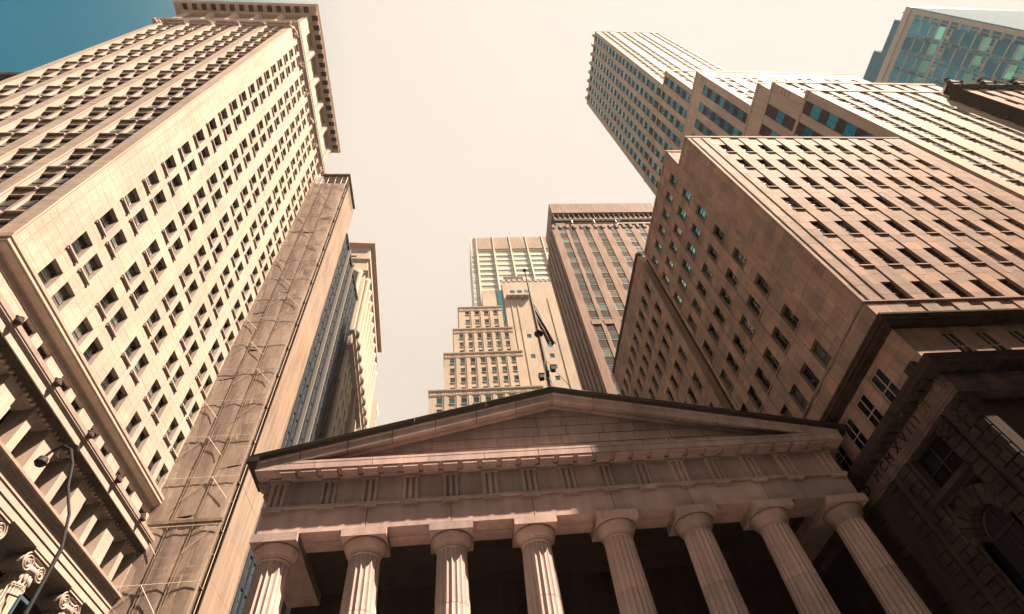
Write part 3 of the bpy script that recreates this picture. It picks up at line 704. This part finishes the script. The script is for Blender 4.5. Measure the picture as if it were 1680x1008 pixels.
def blank():
    B = Bld('blank_cream_tower', 'cream tower with nearly blank ribbed wall behind the flagpole', 'tower', (17.1, 110, 0))
    C = M['cream']; st = style('bl', .3, M['frame'], C, M['g_teal'], fw=.08, trans=(.5,))
    B.facade(A_S, (0, 0), 0, 24, 0, 168, [(5.6, 7.0), (11.6, 13.0)], [(60+5.0*k, 61.9+5.0*k) for k in range(17)], st, C, skip=lambda i, j: i == 0 and j not in (13, 15) or i == 1 and j > 15)
    B.mass(0, 24, .31, 20, 0, 168, C); B.mass(-7.6, -.01, 1.2, 20, 0, 164.5, C, 'lower_wing')
    for x in (2.2, 4.2, 9.2, 15.4): b = MB(); b.box(x, x+.45, -.2, -.003, 0, 157); b.build('rib', C, B.root)
    b = MB(); b.box(.8, 9.2, -1.5, -.003, 157.4, 158.4); b.build('balcony', C, B.root)
    for i in range(4): B.piece('bracket', C, A_S, (0, 0), 1.4+2.3*i, -1.2, 156.5, .5, 1.19, .85)
    for i in range(3):
        b = MB(); b.box(2.6+2.6*i, 4.2+2.6*i, -.05, .02, 160, 162.3); b.build('window', M['g_teal'], B.root)
    for i in range(12): B.piece('merlon', C, A_S, (0, 0), .2+2*i, -.15, 168, 1.2, .6, 1.5)
    b = MB(); b.box(1.0, 8.6, .6, 1.2, 169.6, 172.6); b.build('rooftop_louvre_frame', M['white'], B.root)
    for i in range(6): B.piece('louvre_panel', M['bronze'], A_S, (0, 0), 1.1+1.25*i, .5, 169.8, 1.1, .095, 2.6)
    b = MB(); b.box(-2.0, -.6, .9, 1.19, 145, 163.8); b.build('glass_corner', M['g_teal'], B.root)
    B.finish()
blank()
def slab():
    B = Bld('pale_glass_slab', 'pale glass and aluminium slab tower with white vertical fins in the distance', 'tower', (8.9, 150, 0))
    st = style('sl', .35, M['white'], M['white'], M['g_slab'], fw=.12, mull=(.167, .333, .5, .667, .833))
    st2 = style('sl2', .35, M['white'], M['white'], M['g_slab'], fw=.12, mull=(.5,))
    rows = [(256.6-4.85*k, 259.6-4.85*k) for k in range(24)][::-1]
    fins = [3.4+9.45*i for i in range(6)]
    cols = [(.4, 2.9)]+[(f+.6, f+8.85) for f in fins[:5]]
    B.facade(A_S, (0, 0), 0, 52, 120, 275, cols[1:], rows, st, M['white'])
    B.mass(0, 52, .36, 24, 0, 275, M['white'])
    for f in fins: b = MB(); b.box(f-.3, f+.3, -.9, -.003, 100, 276); b.build('fin', M['white'], B.root)
    for i in range(5):
        for k in range(14): B.piece('crown_slat', M['bank'], A_S, (0, 0), fins[i]+.6+.6*k, -.5, 261.2, .42, .49, 13.4)
    for za, zb in rows: B.piece('narrow_pane', M['g_slab'], A_S, (0, 0), .4, -.08, za, 2.4, .075, zb-za)
    B.finish()
slab()

# ------------------------------------------------------------------ brown tower
def brown():
    B = Bld('brown_pier_tower', 'brown brick tower with broad piers, pale blinds and louvred roof house', 'tower', (25.22, 65, -.51))
    B.root.scale = (1.3, 1.3, 1.3)
    W = M['brown']; z1 = 97.2
    st = style('bs', .14, M['frame'], W, M['g_pale'], fw=.07, trans=(.72,)); sw = style('bw', .3, M['frame'], W, M['g_teal'], fw=.06, trans=(.5,))
    xs = [1.3, 3.3, 6.1, 8.9, 11.65, 14.6, 17.4]; cols = [(x, x+1.4) for x in xs]
    rows = sorted((94.1-3.65*k, 95.9-3.65*k) for k in range(24))
    B.facade(A_S, (0, 0), 0, 24, 0, z1, cols, rows, st, W, sp=.08, spmat=M['spandrel'])
    B.facade(A_W, (0, 0), -10, 0, 0, z1, west(grid(1.1, 1.8, 5, .75)), rows, sw, W, sp=.15, spmat=M['spandrel'])
    B.mass(.302, 24, .142, 10, 0, z1, W)
    for i in range(16): B.piece('parapet_tooth', W, A_S, (0, 0), .15+1.45*i, -.16, 96.2, .55, .157, 1.35)
    b = MB(); b.box(1.2, 24, .30, 9, 97.2, 100.4); b.build('roof_house', M['black'], B.root)
    b = MB(); b.box(1.2, 24, .08, 9, 103.3, 107.6); b.build('roof_house_wall', W, B.root)
    b = MB(); b.box(1.25, 24, .45, 9, 100.41, 103.29); b.build('louvre_recess', M['black'], B.root)
    for i in range(22): B.piece('louvre_mullion', M['plaster'], A_S, (0, 0), 1.3+1.08*i, .2, 100.45, .1, .2, 2.8)
    b = MB(); b.box(1.2, 24, .02, .22, 100.1, 100.4); b.build('louvre_sill', M['plaster'], B.root)
    b = MB(); b.path([(3, -.05, 98.1), (13.6, -.05, 98.1), (15, -.05, 99.3), (24, -.05, 99.3)], .14, 8); b.build('roof_pipe', M['plaster'], B.root)
    for x in (4.6, 9.2, 13.8): b = MB(); b.tube((x, -.05, 97.3), (x+.1, .1, 99.8), .09, 6); b.build('pipe_bracket', M['white'], B.root)
    for x in (5, 12, 19): b = MB(); b.lathe([(1.0, 107.6), (1.0, 108.3), (.6, 108.6)], 16, (x, 3, 0)); b.build('roof_vent', M['brown'], B.root)
    # carved band lower down
    for i in range(7): B.piece('carved_panel', M['plaster'], A_S, (0, 0), xs[i]-.05, -.06, 65.0, 1.5, .055, 1.1)
    B.finish()
brown()

# ------------------------------------------------------------------ pink limestone block on the right
def right_block():
    B = Bld('pink_limestone_block', 'pinkish limestone office block with deep-set windows right of the columned hall', 'building', (19.6, 14.45, 0))
    A = M['assay']; K = M['assay_base']
    st = style('rs', .25, M['frame'], A, M['g_assay'], fw=.05, trans=(.5,), sill=(.05, .10, .03))
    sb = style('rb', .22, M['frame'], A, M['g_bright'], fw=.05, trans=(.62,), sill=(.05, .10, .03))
    sw = style('rw', .34, M['frame'], A, M['g_assay'], fw=.05, trans=(.5,), mull=(.5,), sill=(.04, .09, .02))
    swt = style('rwt', .30, M['frame'], A, M['g_mint'], fw=.05, trans=(.6,), sill=(.04, .09, .02))
    tops = [22.8, 26.15, 29.6, 33.05, 36.5, 39.95, 43.2]
    rows = [(t-1.75, t) for t in tops]
    xs = [2.04+1.655*k for k in range(10)]
    def wincols(c0, c1): return [(x, x+.78) for x in xs[c0:c1]]
    # south front: mirror glass on the eastern bays for a bright sky reflection
    B.facade(A_S, (0, 0), 0, xs[5]-.4, 19.9, 44.8, wincols(0, 5), rows, st, A, tile=(.85, .86), sp=.05)
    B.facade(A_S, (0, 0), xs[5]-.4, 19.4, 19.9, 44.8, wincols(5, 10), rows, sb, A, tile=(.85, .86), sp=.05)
    for x in (.30, 1.18):                               # dark strips painting the shadow of grooves near the corner
        b = MB(); b.box(x+.02, x+.09, -.06, -.03, 21.1, 44.7); b.build('groove_shadow_strip', M['void'], B.root)
    # west side
    wy = grid(1.98, 1.69, 7, .9)
    B.facade(A_W, (0, 0), -2.45, 0, 19.9, 44.8, [], [], sw, A, tile=(1.2, .86))
    B.facade(A_W, (0, 0), -13.35, -2.45, 19.9, 36.8, [c for c in west(wy) if c[1] < -2.4 and c[0] > -13.4], rows[:5], sw, A, tile=(.8, .86), sp=.04)
    B.wins += [(A_W, (0, 0), -2.88, a, .9, b_-a, sw) for a, b_ in []]
    B.facade(A_W, (0, 0), -13.35, -2.45, 36.8, 48.2, [c for c in west(wy) if c[1] < -2.4 and c[0] > -13.4], [(38.2, 39.95), (41.45, 43.2), (44.75, 46.4)], swt, A, tile=(.8, .86), sp=.04)
    wr = west(grid(15.6, 1.69, 10, .9))
    rr = rows+[(44.85, 46.6)]
    B.facade(A_W, (0, 0), -32, -14.6, 19.9, 50, wr, rr, sw, A, tile=(.8, .86), sp=.04)
    B.mass(.36, 19.4, .252, 2.6, 16, 44.8, A); B.mass(.345, 19.4, 2.46, 13.3, 16, 48.2, A, 'rear_wall'); B.mass(.342, 19, 14.6, 32, 0, 50, A, 'wing_wall')
    B.mass(.65, 19, 13.2, 14.7, 0, 49, M['darkstone'], 'recess_wall')
    b = MB(); b.prism([(-32, 50), (-14.6, 50), (-14.6, 50.35), (-15.1, 50.8), (-32, 50.8)][0:5], 0, .5, 'y'); b.frame(A_W)
    mb = MB().frame(A_W, (0, 0, 0)); mb.box(-32, -14.6, -.06, .5, 50.0, 50.7); mb.build('coping', M['assay_base'], B.root)
    for (x0, x1, y0, y1, z) in ((0, 19.4, 0, 2.4, 44.8), (0, 19.4, 2.46, 13.3, 48.2)):
        B.ring(x0, x1, y0, y1, [(-.3, z), (.05, z), (.07, z+.28), (-.3, z+.3)], A, 'coping')
    # string joint two storeys up, belt cornice, attic storey
    B.ring(0, 19.4, 0, 30, [(-.3, 20.98), (.04, 20.98), (.08, 21.02), (.08, 21.12), (-.3, 21.12)], A, 'string_course')
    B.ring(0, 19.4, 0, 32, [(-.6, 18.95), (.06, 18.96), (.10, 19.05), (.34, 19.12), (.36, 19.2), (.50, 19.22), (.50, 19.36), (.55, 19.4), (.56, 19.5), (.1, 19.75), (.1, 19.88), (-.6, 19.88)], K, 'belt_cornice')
    sa = style('ra', .16, M['paleframe'], A, M['g_dark'], fw=.07, trans=(.42,), sill=(.05, .08, .02)); sa['mull'] = (.5,)
    ya = grid(1.98, 1.69, 10, .95)
    B.facade(A_W, (0, 0), -32, 0, 16.55, 18.96, west(ya), [(17.02, 18.68)], sa, A, tile=(.8, .8), sp=.02)
    B.facade(A_S, (0, 0), 0, 19.4, 16.55, 18.96, wincols(0, 10), [(17.02, 18.68)], sa, A, tile=(.85, .8), sp=.02)
    mb = MB().frame(A_W); mb.box(-.95, -.35, -.26, -.03, 16.62, 17.2)
    for k in range(4): mb.box(-.93+.15*k, -.84+.15*k, -.31, -.262, 16.64, 17.18)
    mb.build('vent_grille', M['bronze'], B.root)
    B.ring(0, 19.4, 0, 32, [(-.6, 15.95), (.06, 15.96), (.12, 16.06), (.5, 16.14), (.62, 16.16), (.62, 16.34), (.70, 16.38), (.74, 16.5), (.1, 16.62), (-.6, 16.62)], M['darkstone'], 'lower_cornice')  # near-black colour stands in for the shaded cornice
    for i in range(40): B.piece('cornice_scroll', K, A_W, (0, 0), -26+.65*i, -.5, 15.98, .3, .42, .13)
    for i in range(24): B.piece('cornice_scroll', K, A_S, (0, 0), .2+.8*i, -.5, 15.98, .35, .42, .13)
    # base storey: frieze, mouldings, rusticated piers, window and arch
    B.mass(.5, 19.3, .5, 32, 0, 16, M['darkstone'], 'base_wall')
    B.tile('frieze_block', M['assay_mid'], A_W, (0, 0), -31, 0, 15.42, 15.95, 1.6, .53, proud=.05)
    B.tile('frieze_block', M['assay_mid'], A_S, (0, 0), 0, 19.3, 15.42, 15.95, 1.6, .53, proud=.05)
    mb = MB(); mb.ring(0.001, 19.4, 0.001, 31.9, [(-.5, 15.0), (.05, 15.01), (.05, 15.14), (.09, 15.15), (.09, 15.28), (.16, 15.34), (.16, 15.40), (-.5, 15.41)]); mb.build('architrave', M['assay_mid'], B.root)
    for y0, y1 in ((0, .95), (1.25, 1.95), (4.35, 5.3), (5.6, 6.2), (7.4, 8.0)):
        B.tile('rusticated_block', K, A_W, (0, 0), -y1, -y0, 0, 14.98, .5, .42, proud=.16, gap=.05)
    mb = MB().frame(A_W); mb.box(-32, 0, .03, .49, 0, 15.0); 
    W2 = MB().frame(A_W)
    # wall with rectangular window and arched opening
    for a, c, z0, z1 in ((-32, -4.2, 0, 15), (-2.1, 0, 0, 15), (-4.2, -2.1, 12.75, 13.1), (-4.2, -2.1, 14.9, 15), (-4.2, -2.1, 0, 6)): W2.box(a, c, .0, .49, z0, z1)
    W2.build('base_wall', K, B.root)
    pn = MB().frame(A_W); pn.box(-4.2, -2.1, .34, .40, 13.1, 14.9); wobj = pn.build('window', M['g_dark'], B.root)
    fr = MB().frame(A_W)
    for x in (-4.2, -3.2, -2.17): fr.box(x, x+.07, .28, .335, 13.1, 14.9)
    fr.box(-4.13, -2.18, .28, .33, 14.0, 14.07); fr.build('window_frame', M['bronze'], wobj)
    sl_ = MB().frame(A_W); sl_.box(-4.5, -1.8, -.42, -.002, 12.82, 13.05); sl_.build('window_ledge', K, B.root)
    cy, cz, r0, r1 = -3.15, 11.05, .92, 1.62
    nv = 11
    for k in range(nv):
        a0, a1 = math.pi*k/nv+.02, math.pi*(k+1)/nv-.02
        v = MB().frame(A_W); rr1 = r1+(.12 if k == nv//2 else 0)
        v.prism([(cy+r0*math.cos(a0), cz+r0*math.sin(a0)), (cy+rr1*math.cos(a0), cz+rr1*math.sin(a0)), (cy+rr1*math.cos(a1), cz+rr1*math.sin(a1)), (cy+r0*math.cos(a1), cz+r0*math.sin(a1))], -.09, .4, 'y'); v.build('voussoir', K, B.root)
    v = MB().frame(A_W)
    for s_ in (-1, 1):
        for q in range(2): v.box(*sorted((cy+s_*r0, cy+s_*1.05)), 0, .48, 6, cz)
    v.build('arch_jamb', K, B.root)
    v = MB().frame(A_W); v.box(-4.2, -2.1, .42, .48, 6, 12.75); av = v.build('arch_window', M['g_dark'], B.root)
    v = MB().frame(A_W); n = 16
    pts = [(cy+.8*math.cos(math.pi*k/n), .38, cz+.8*math.sin(math.pi*k/n)) for k in range(n+1)]; v.path(pts, .05, 6); v.box(cy-.85, cy+.85, .35, .41, cz-.06, cz+.04); v.box(cy-.04, cy+.04, .36, .41, 6, cz+.75); v.build('arch_frame', M['bronze'], av)
    # carved corner capitals under the architrave
    for y in (.45, 1.6):
        c = MB()
        for k in range(16): c.ball((-.18+rng.uniform(-.06, .04), y+rng.uniform(-.35, .35), 14.55+rng.uniform(-.45, .35)), rng.uniform(.07, .14), 8)
        c.build('carved_capital', K, B.root, smooth=True)
    # rosettes and year on the frieze
    for y in (.42, 1.72):
        c = MB().frame(A_W)
        for rr, yy in ((.26, -.09), (.17, -.13)):
            c.add([(-y+rr*math.cos(2*math.pi*i/20), yy, 15.68+rr*math.sin(2*math.pi*i/20)) for i in range(20)]+[(-y+rr*math.cos(2*math.pi*i/20), -.04, 15.68+rr*math.sin(2*math.pi*i/20)) for i in range(20)],
                  [tuple(range(20)), tuple(range(39, 19, -1))]+[(i, i+20, (i+1) % 20+20, (i+1) % 20) for i in range(20)])
        for k in range(10):
            a = 2*math.pi*k/10; c.ball((-y+.3*math.cos(a), -.07, 15.68+.3*math.sin(a)), .05, 6)
        c.build('rosette', M['assay_mid'], B.root)
    txt = 'AD·MCMXVIII'; ypos = [8.3, 7.35, 6.75, 6.2, 5.55, 4.95, 4.2, 3.55, 3.05, 2.7, 2.35]
    for ch, y in zip(txt, ypos):
        cu = bpy.data.curves.new('letter', 'FONT'); cu.body = ch; cu.size = .62; cu.extrude = .008; cu.align_x = 'CENTER'
        tmp = bpy.data.objects.new('letter_tmp', cu); col.objects.link(tmp)
        me = bpy.data.meshes.new_from_object(tmp.evaluated_get(bpy.context.evaluated_depsgraph_get())); bpy.data.objects.remove(tmp)
        if not me.materials: me.materials.append(M['letters'])
        else: me.materials[0] = M['letters']
        o = link(me, 'letter', B.root, (-.075, y, 15.47)); o.rotation_euler = (R(90), 0, R(-90))
    B.finish()
right_block()

# ------------------------------------------------------------------ great setback tower behind it
def setback():
    B = Bld('setback_skyscraper', 'buff skyscraper rising in many setbacks with teal windows at upper right', 'skyscraper', (40.3, 14.65, 0))
    K = M['bank']
    st = style('kw', .13, M['frame'], K, M['g_teal'], fw=.06, mull=(.5,))
    sb = style('ks', .17, M['paleframe'], K, M['g_bright'], fw=.06, trans=(.5,), sill=(.05, .08, .04))
    ys = [1.1, 3.5, 6.0, 8.6, 11.25, 13.7, 16.3, 18.9, 21.5, 24.1, 26.7]
    blocks = [(0.0, 61.6, 0, 18.5), (.9, 69.0, 0, 22), (1.85, 72.4, 0, 22), (4.75, 92.0, 0, 27), (7.65, 105.6, 0, 20), (10.15, 163.0, 0, 18.2)]
    zprev = 0
    pairs = []
    for k in range(6): a = 1.2+4.6*k; pairs += [(a, a+1.0), (a+1.65, a+2.65)]
    for bi, (y0, z1, x0, x1) in enumerate(blocks):
        za = zprev if bi else 0
        ncol = [c for c in pairs if c[1] < x1-.4]
        rows = []; z = 60.0-1.77-3.15*18
        while z+1.77 < z1-1.2:
            if z > za+.4: rows.append((z, z+1.77))
            z += 3.15
        B.facade(A_S, (0, y0), 0, x1, za, z1, ncol, rows, sb if bi < 5 else dict(sb, id='ks2'), K, sp=.14)
        # west side of this tier
        ncw = [(y-y0-.1, y-y0+1.3) for y in ys if y > y0+.8 and y+1.2 < 29]
        B.facade(A_W, (0, y0), -(29.5-y0), 0, za, z1, west(ncw), rows, st, K, sp=.05, spmat=M['spandrel'], skip=(lambda i, j, n=len(ncw): False))
        B.mass(.132, x1, y0+.175, 29.5, za, z1, K)
        B.ring(0, x1, y0, 29.5, [(-.3, z1-.2), (.06, z1-.2), (.1, z1+.25), (-.3, z1+.3)], K, 'coping')
        if bi in (1, 3, 4):                              # ornamental grille at the shoulder
            for k in range(3): B.piece('shoulder_ornament', K, A_W, (0, y0), -.75, -.1, z1-2.4-.8*k, .6, .097, .5)
        zprev = z1
    # low wing on the north west
    B.mass(-5.6, .2, 24.5, 33, 0, 76, K, 'north_wing'); B.ring(-5.6, .2, 24.5, 33, [(-.3, 76), (.1, 76), (.25, 76.6), (-.3, 76.7)], K, 'coping')
    # crown: finials and the corner buttress caps
    for i in range(8):
        y = 11+2.4*i; b = MB(); b.box(-.25, .5, y, y+.7, 163.2, 165.2); b.prism([(-.25, 165.2), (.5, 165.2), (.12, 166.6)], y, y+.7, 'y'); b.build('finial', K, B.root)
    for i in range(6):
        x = .3+2.9*i; b = MB(); b.box(x, x+.6, 10.2, 11, 163.2, 164.8); b.build('finial', M['g_teal'] if i % 2 else K, B.root)
    b = MB(); b.box(3, 15, 13, 27, 163.2, 170); b.build('crown_storey', K, B.root)
    B.finish()
setback()

# ------------------------------------------------------------------ dark ornamented block at the right edge
B = Bld('dark_gabled_block', 'dark shadowed block with carved dormers at the right edge', 'building', (56.2, 13.5, 0))
B.root.scale = (.923, .923, .923)
D_ = M['assay']; st = style('dg', .25, M['frame'], D_, M['g_bright'], fw=.06, trans=(.5,))
B.facade(A_S, (0, 0), 0, 26, 30, 63.8, grid(1.2, 2.3, 10, 1.1), [(31+3.3*k, 32.8+3.3*k) for k in range(10)], st, D_, sp=.1)
B.facade(A_W, (0, 0), -18, 0, 0, 63.8, west(grid(4, 3, 4, 1.2)), [(31+3.3*k, 32.8+3.3*k) for k in range(10)], dict(st, id='dgw', glass=M['g_dark']), M['darkstone'])  # west side in near-black stone: its shade is put into the colour
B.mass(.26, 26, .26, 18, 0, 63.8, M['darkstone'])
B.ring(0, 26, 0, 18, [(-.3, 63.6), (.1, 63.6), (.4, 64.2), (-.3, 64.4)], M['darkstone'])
for i in range(5):
    x = .6+4.6*i
    b = MB(); b.box(x, x+1.6, -.1, 1.6, 64.3, 66.2); b.prism([(x-.2, 66.2), (x+1.8, 66.2), (x+.8, 67.6)], -.2, 1.6, 'y'); b.ball((x+.8, -.1, 67.7), .3); b.ball((x, -.1, 66.4), .25); b.ball((x+1.6, -.1, 66.4), .25); b.build('dormer', M['darkstone'], B.root)
for i in range(4): b = MB(); y = 1.5+3*i; b.box(-.2, 1.4, y, y+1.5, 64.3, 66); b.ball((-.1, y+.75, 66.3), .5); b.build('dormer', M['darkstone'], B.root)
B.finish()

# ------------------------------------------------------------------ sea green glass tower
def green():
    B = Bld('sea_green_glass_tower', 'sea green glass tower with stone bands and projecting bays at the top right corner', 'tower', (156, 20, 0))
    G = M['g_post']; Wt = M['white']; P = M['paleband']
    parts = [(0, 4.2, 196), (4.2, 15, 200), (15, 25, 204)]
    for i, (ya, yb, zt) in enumerate(parts):
        B.mass(.4 if i else .31, 40, ya+.01, yb, 0, zt, M['g_post'], 'core')
    st = style('gp', .3, Wt, Wt, G, fw=.12, mull=(.25, .5, .75))
    cols = west([(1.2+4.7*k, 5.2+4.7*k) for k in range(5)])
    rows = [(60+4.0*k, 63.2+4.0*k) for k in range(33)]
    B.facade(A_W, (0, 0), -25, 0, 0, 193.5, cols, rows, st, P, sp=.12)
    B.ring(0, 40, 0, 25, [(-.5, 193.4), (.3, 193.4), (.4, 196), (-.5, 196)], P)
    # three-sided bays in vertical runs
    for z0, z1 in ((176, 190), (158, 172), (146, 156)):
        for k in range(4):
            y = 3+5*k; m_ = MB().frame(A_W)
            m_.prism([(-.01, z0), (-.9, z0+1.6), (-.9, z1), (-.01, z1)], -y-3.6, -y, 'x'); o_ = m_.build('bay_window', G, B.root)
            q = z0
            while q <= z1:
                m_ = MB().frame(A_W); m_.box(-y-3.66, -y+.06, -1.0, -.905, max(q, z0+1.7), max(q, z0+1.7)+.5); m_.build('bay_band', P, o_); q += 4.6
    S = MB(); S.box(0, 40, -.3, -.003, 0, 195); S.build('south_wall', M['g_post'], B.root)
    b = MB(); b.tube((3, 2, 196), (3, 2, 201), .2); b.tube((3, 2, 201), (9, 2, 202), .15); b.build('roof_davit', M['steel'], B.root)
    B.finish()
green()

# ------------------------------------------------------------------ flagpole, flag, floodlights, guy wires
FP = Vector((5.82, 24, 0))
t = thing('flagpole', 'dark flagpole with ball top rising behind the pediment apex', 'flagpole', (5.82, 24, 21.3))
b = MB(); b.tube((0, 0, .1), (0, 0, 8), .125, 12, .11); b.tube((0, 0, 8), (0, 0, 18.2), .11, 12, .06); b.build('pole', M['black'], t)
b = MB(); b.ball((0, 0, 18.36), .17, 12); b.build('ball_finial', M['black'], t, smooth=True)
b = MB(); b.lathe([(.12, 9.78), (.31, 9.84), (.34, 9.92), (.26, 10.02), (.10, 10.2)], 20); b.build('collar', M['black'], t, smooth=True)
b = MB(); b.lathe([(.25, -.2), (.25, .1), (.15, .35)], 14); b.build('foot', M['bronze'], t)
for s_, zz in ((-.45, 5.35), (.42, 6.1)):
    l = thing('floodlight', 'black floodlight clamped low on the %s side of the flagpole' % ('left' if s_ < 0 else 'right'), 'floodlight', (5.82+s_, 23.9, 21.3+zz), 0, 'floodlights on the flagpole')
    b = MB(); b.prism([(-.14, -.2), (.14, -.16), (.20, .2), (-.20, .16)], -.16, .16, 'y'); b.build('lamp_body', M['black'], l)
    b = MB(); b.box(-.19, .19, -.18, .18, .19, .235); b.build('visor', M['black'], l)
    b = MB(); b.tube((-s_*.95, .1, -.15), (0, .05, -.1), .03); b.tube((0, .05, -.12), (0, .05, -.02), .05); b.build('clamp_arm', M['black'], l)
for k, (e, zt_) in enumerate((((4.75, 21.2, 21.9), 7.2), ((7.6, 22.2, 21.6), 7.25), ((5.9, 27.5, 21.6), 7.3), ((6.35, 22.6, 21.8), 5.5))):
    b = MB(); b.tube((5.82, 24, 21.3+zt_), e, .016, 5); o = b.build('guy_wire', M['black'])
    o['label'] = ('thin guy wire from the flagpole down to the left roof slope', 'thin guy wire from the flagpole down to the right roof slope', 'thin guy wire running back from the flagpole', 'short cable from the floodlights to the roof ridge')[k]
    o['category'] = 'guy wire'; o['group'] = 'guy wires of the flagpole'
def flag():
    b = MB(); nx, nz = 20, 26; Lz = 4.6
    # a limp flag: hoist along the pole, the fly falling in folds
    rows = []
    for j in range(nz+1):
        v = j/nz
        for i in range(nx+1):
            u = i/nx
            ex = 1.05-.70*v; ez = 10.5+.35*v
            x = .06+(ex-.06)*u**.8; z = (15.5-2.3*v)*(1-u)+ez*u-.25*math.sin(math.pi*u)
            y = (.16*math.sin(v*15+u*3)+.05*math.sin(u*9))*u**.6-.04
            rows.append((x, y, z))
    for j in range(nz):
        for i in range(nx):
            a = j*(nx+1)+i; u, v = i/nx, j/nz
            stripe = j*9//nz
            b.mi = 2 if (v < .6 and u < .40) else (0 if stripe % 2 == 0 else 1)
            if b.mi == 2 and i % 2 == 1 and j % 2 == 1: b.mi = 1
            b.f.append([a, a+1, a+nx+2, a+nx+1]); b.m.append(b.mi); b.r.append(0.)
    b.v = rows
    o = b.build('flag', [M['red'], M['flagwhite'], M['navy']], None, smooth=True); o.location = (5.82, 24, 19.4)
    o['label'] = 'limp stars and stripes flag hanging at half mast on the flagpole'; o['category'] = 'flag'
    so_ = o.modifiers.new('thick', 'SOLIDIFY'); so_.thickness = .006
flag()

# ------------------------------------------------------------------ street lamp and bracket banner at lower left
t = thing('street_lamp', 'black street lamp with looped arm in front of the limestone tower', 'street lamp', (-8.6, 12, 0))
b = MB(); b.tube((0, 0, 0), (-.45, 0, 9.3), .06, 10, .045); b.path([(-.45, 0, 9.3), (-.75, 0, 10.2), (-1.2, 0, 11.0), (-1.45, 0, 11.7), (-1.75, 0, 12.2), (-2.0, 0, 12.35), (-2.2, 0, 12.2), (-2.28, 0, 12.0)], .035, 8); b.build('post', M['black'], t)
b = MB(); b.lathe([(.16, 0), (.19, .8), (.12, 1.1)], 12); b.build('post_base', M['black'], t)
b = MB(); b.path([(-1.78+.24*math.cos(a), 0, 12.12+.24*math.sin(a)) for a in [i*.35 for i in range(16)]], .022, 6); b.build('scroll', M['black'], t)
b = MB(); b.lathe([(.04, 0), (.11, -.04), (.15, -.2), (.09, -.28)], 14, (-2.28, 0, 12.0)); b.build('lamp_head', M['black'], t)
t = thing('banner_bracket', 'blue grey square banner frame on the columns at lower left', 'banner', (-20.9, 26.9, 15.2))
for a in ((0, .12, 0, 1.3), (.9, 1.02, 0, 1.3), (.12, .9, 0, .14), (.12, .9, 1.16, 1.3)):
    b = MB(); b.box(-.05, .05, a[0], a[1], a[2], a[3]); b.build('frame_bar', M['g_blue'], t)
b = MB(); b.tube((-.02, .5, 1.3), (-1.1, .5, 1.7), .04); b.build('arm', M['black'], t)

# ------------------------------------------------------------------ buildings across the street, behind the camera
def behind(name, label, loc, W, D, H, mat, face):
    B = Bld(name, label, 'building', loc)
    st = style('bh', .3, M['frame'], mat, M['g_dark'], fw=.07, trans=(.5,))
    rows = [(3+3.6*k, 5.2+3.6*k) for k in range(int((H-4)/3.6))]
    n = int((W-2)/2.6)
    B.facade(R(180), (0, 0), -W, 0, 0, H, [(-W+1.3+2.6*i, -W+2.6+2.6*i) for i in range(n)], rows, st, mat)
    B.mass(0, W, -D, -.3, 0, H, mat); B.ring(0, W, -D, 0, [(-.4, H-.8), (.1, H-.8), (.7, H), (.7, H+.5), (-.4, H+.6)], mat); B.finish(cap=0)
behind('corner_bank', 'low pale bank across the street behind the viewer', (9, -6, 0), 22, 20, 24, M['bank'], 'N')
behind('broad_tower', 'very tall tower behind the low bank at the viewer\'s back', (9, -27, 0), 30, 30, 58, M['bank'], 'N')
behind('exchange_building', 'tall pale building across the street to the left behind the viewer', (-50, -8, 0), 40, 30, 56, M['bank'], 'N')
behind('street_wall_building', 'tall buff building across the street east of the low bank', (32, -4, 0), 60, 30, 56, M['bank'], 'N')

# ------------------------------------------------------------------ hazy city air
hz = MB(); hz.box(-135, 215, -75, 190, -1.2, 282)
mt = bpy.data.materials.new('city haze'); mt.use_nodes = True; t = mt.node_tree; t.nodes.clear()
pv = N(t, 'ShaderNodeVolumePrincipled'); pv.inputs['Color'].default_value = (.96, .92, .88, 1); pv.inputs['Density'].default_value = .00011; pv.inputs['Anisotropy'].default_value = .2
mo = N(t, 'ShaderNodeOutputMaterial'); t.links.new(pv.outputs[0], mo.inputs['Volume'])
o = hz.build('haze', mt); o['kind'] = 'stuff'; o['label'] = 'thin bright city haze filling the air between the towers'; o['category'] = 'haze'
scn.cycles.volume_bounces = 0; scn.cycles.volume_step_rate = 4
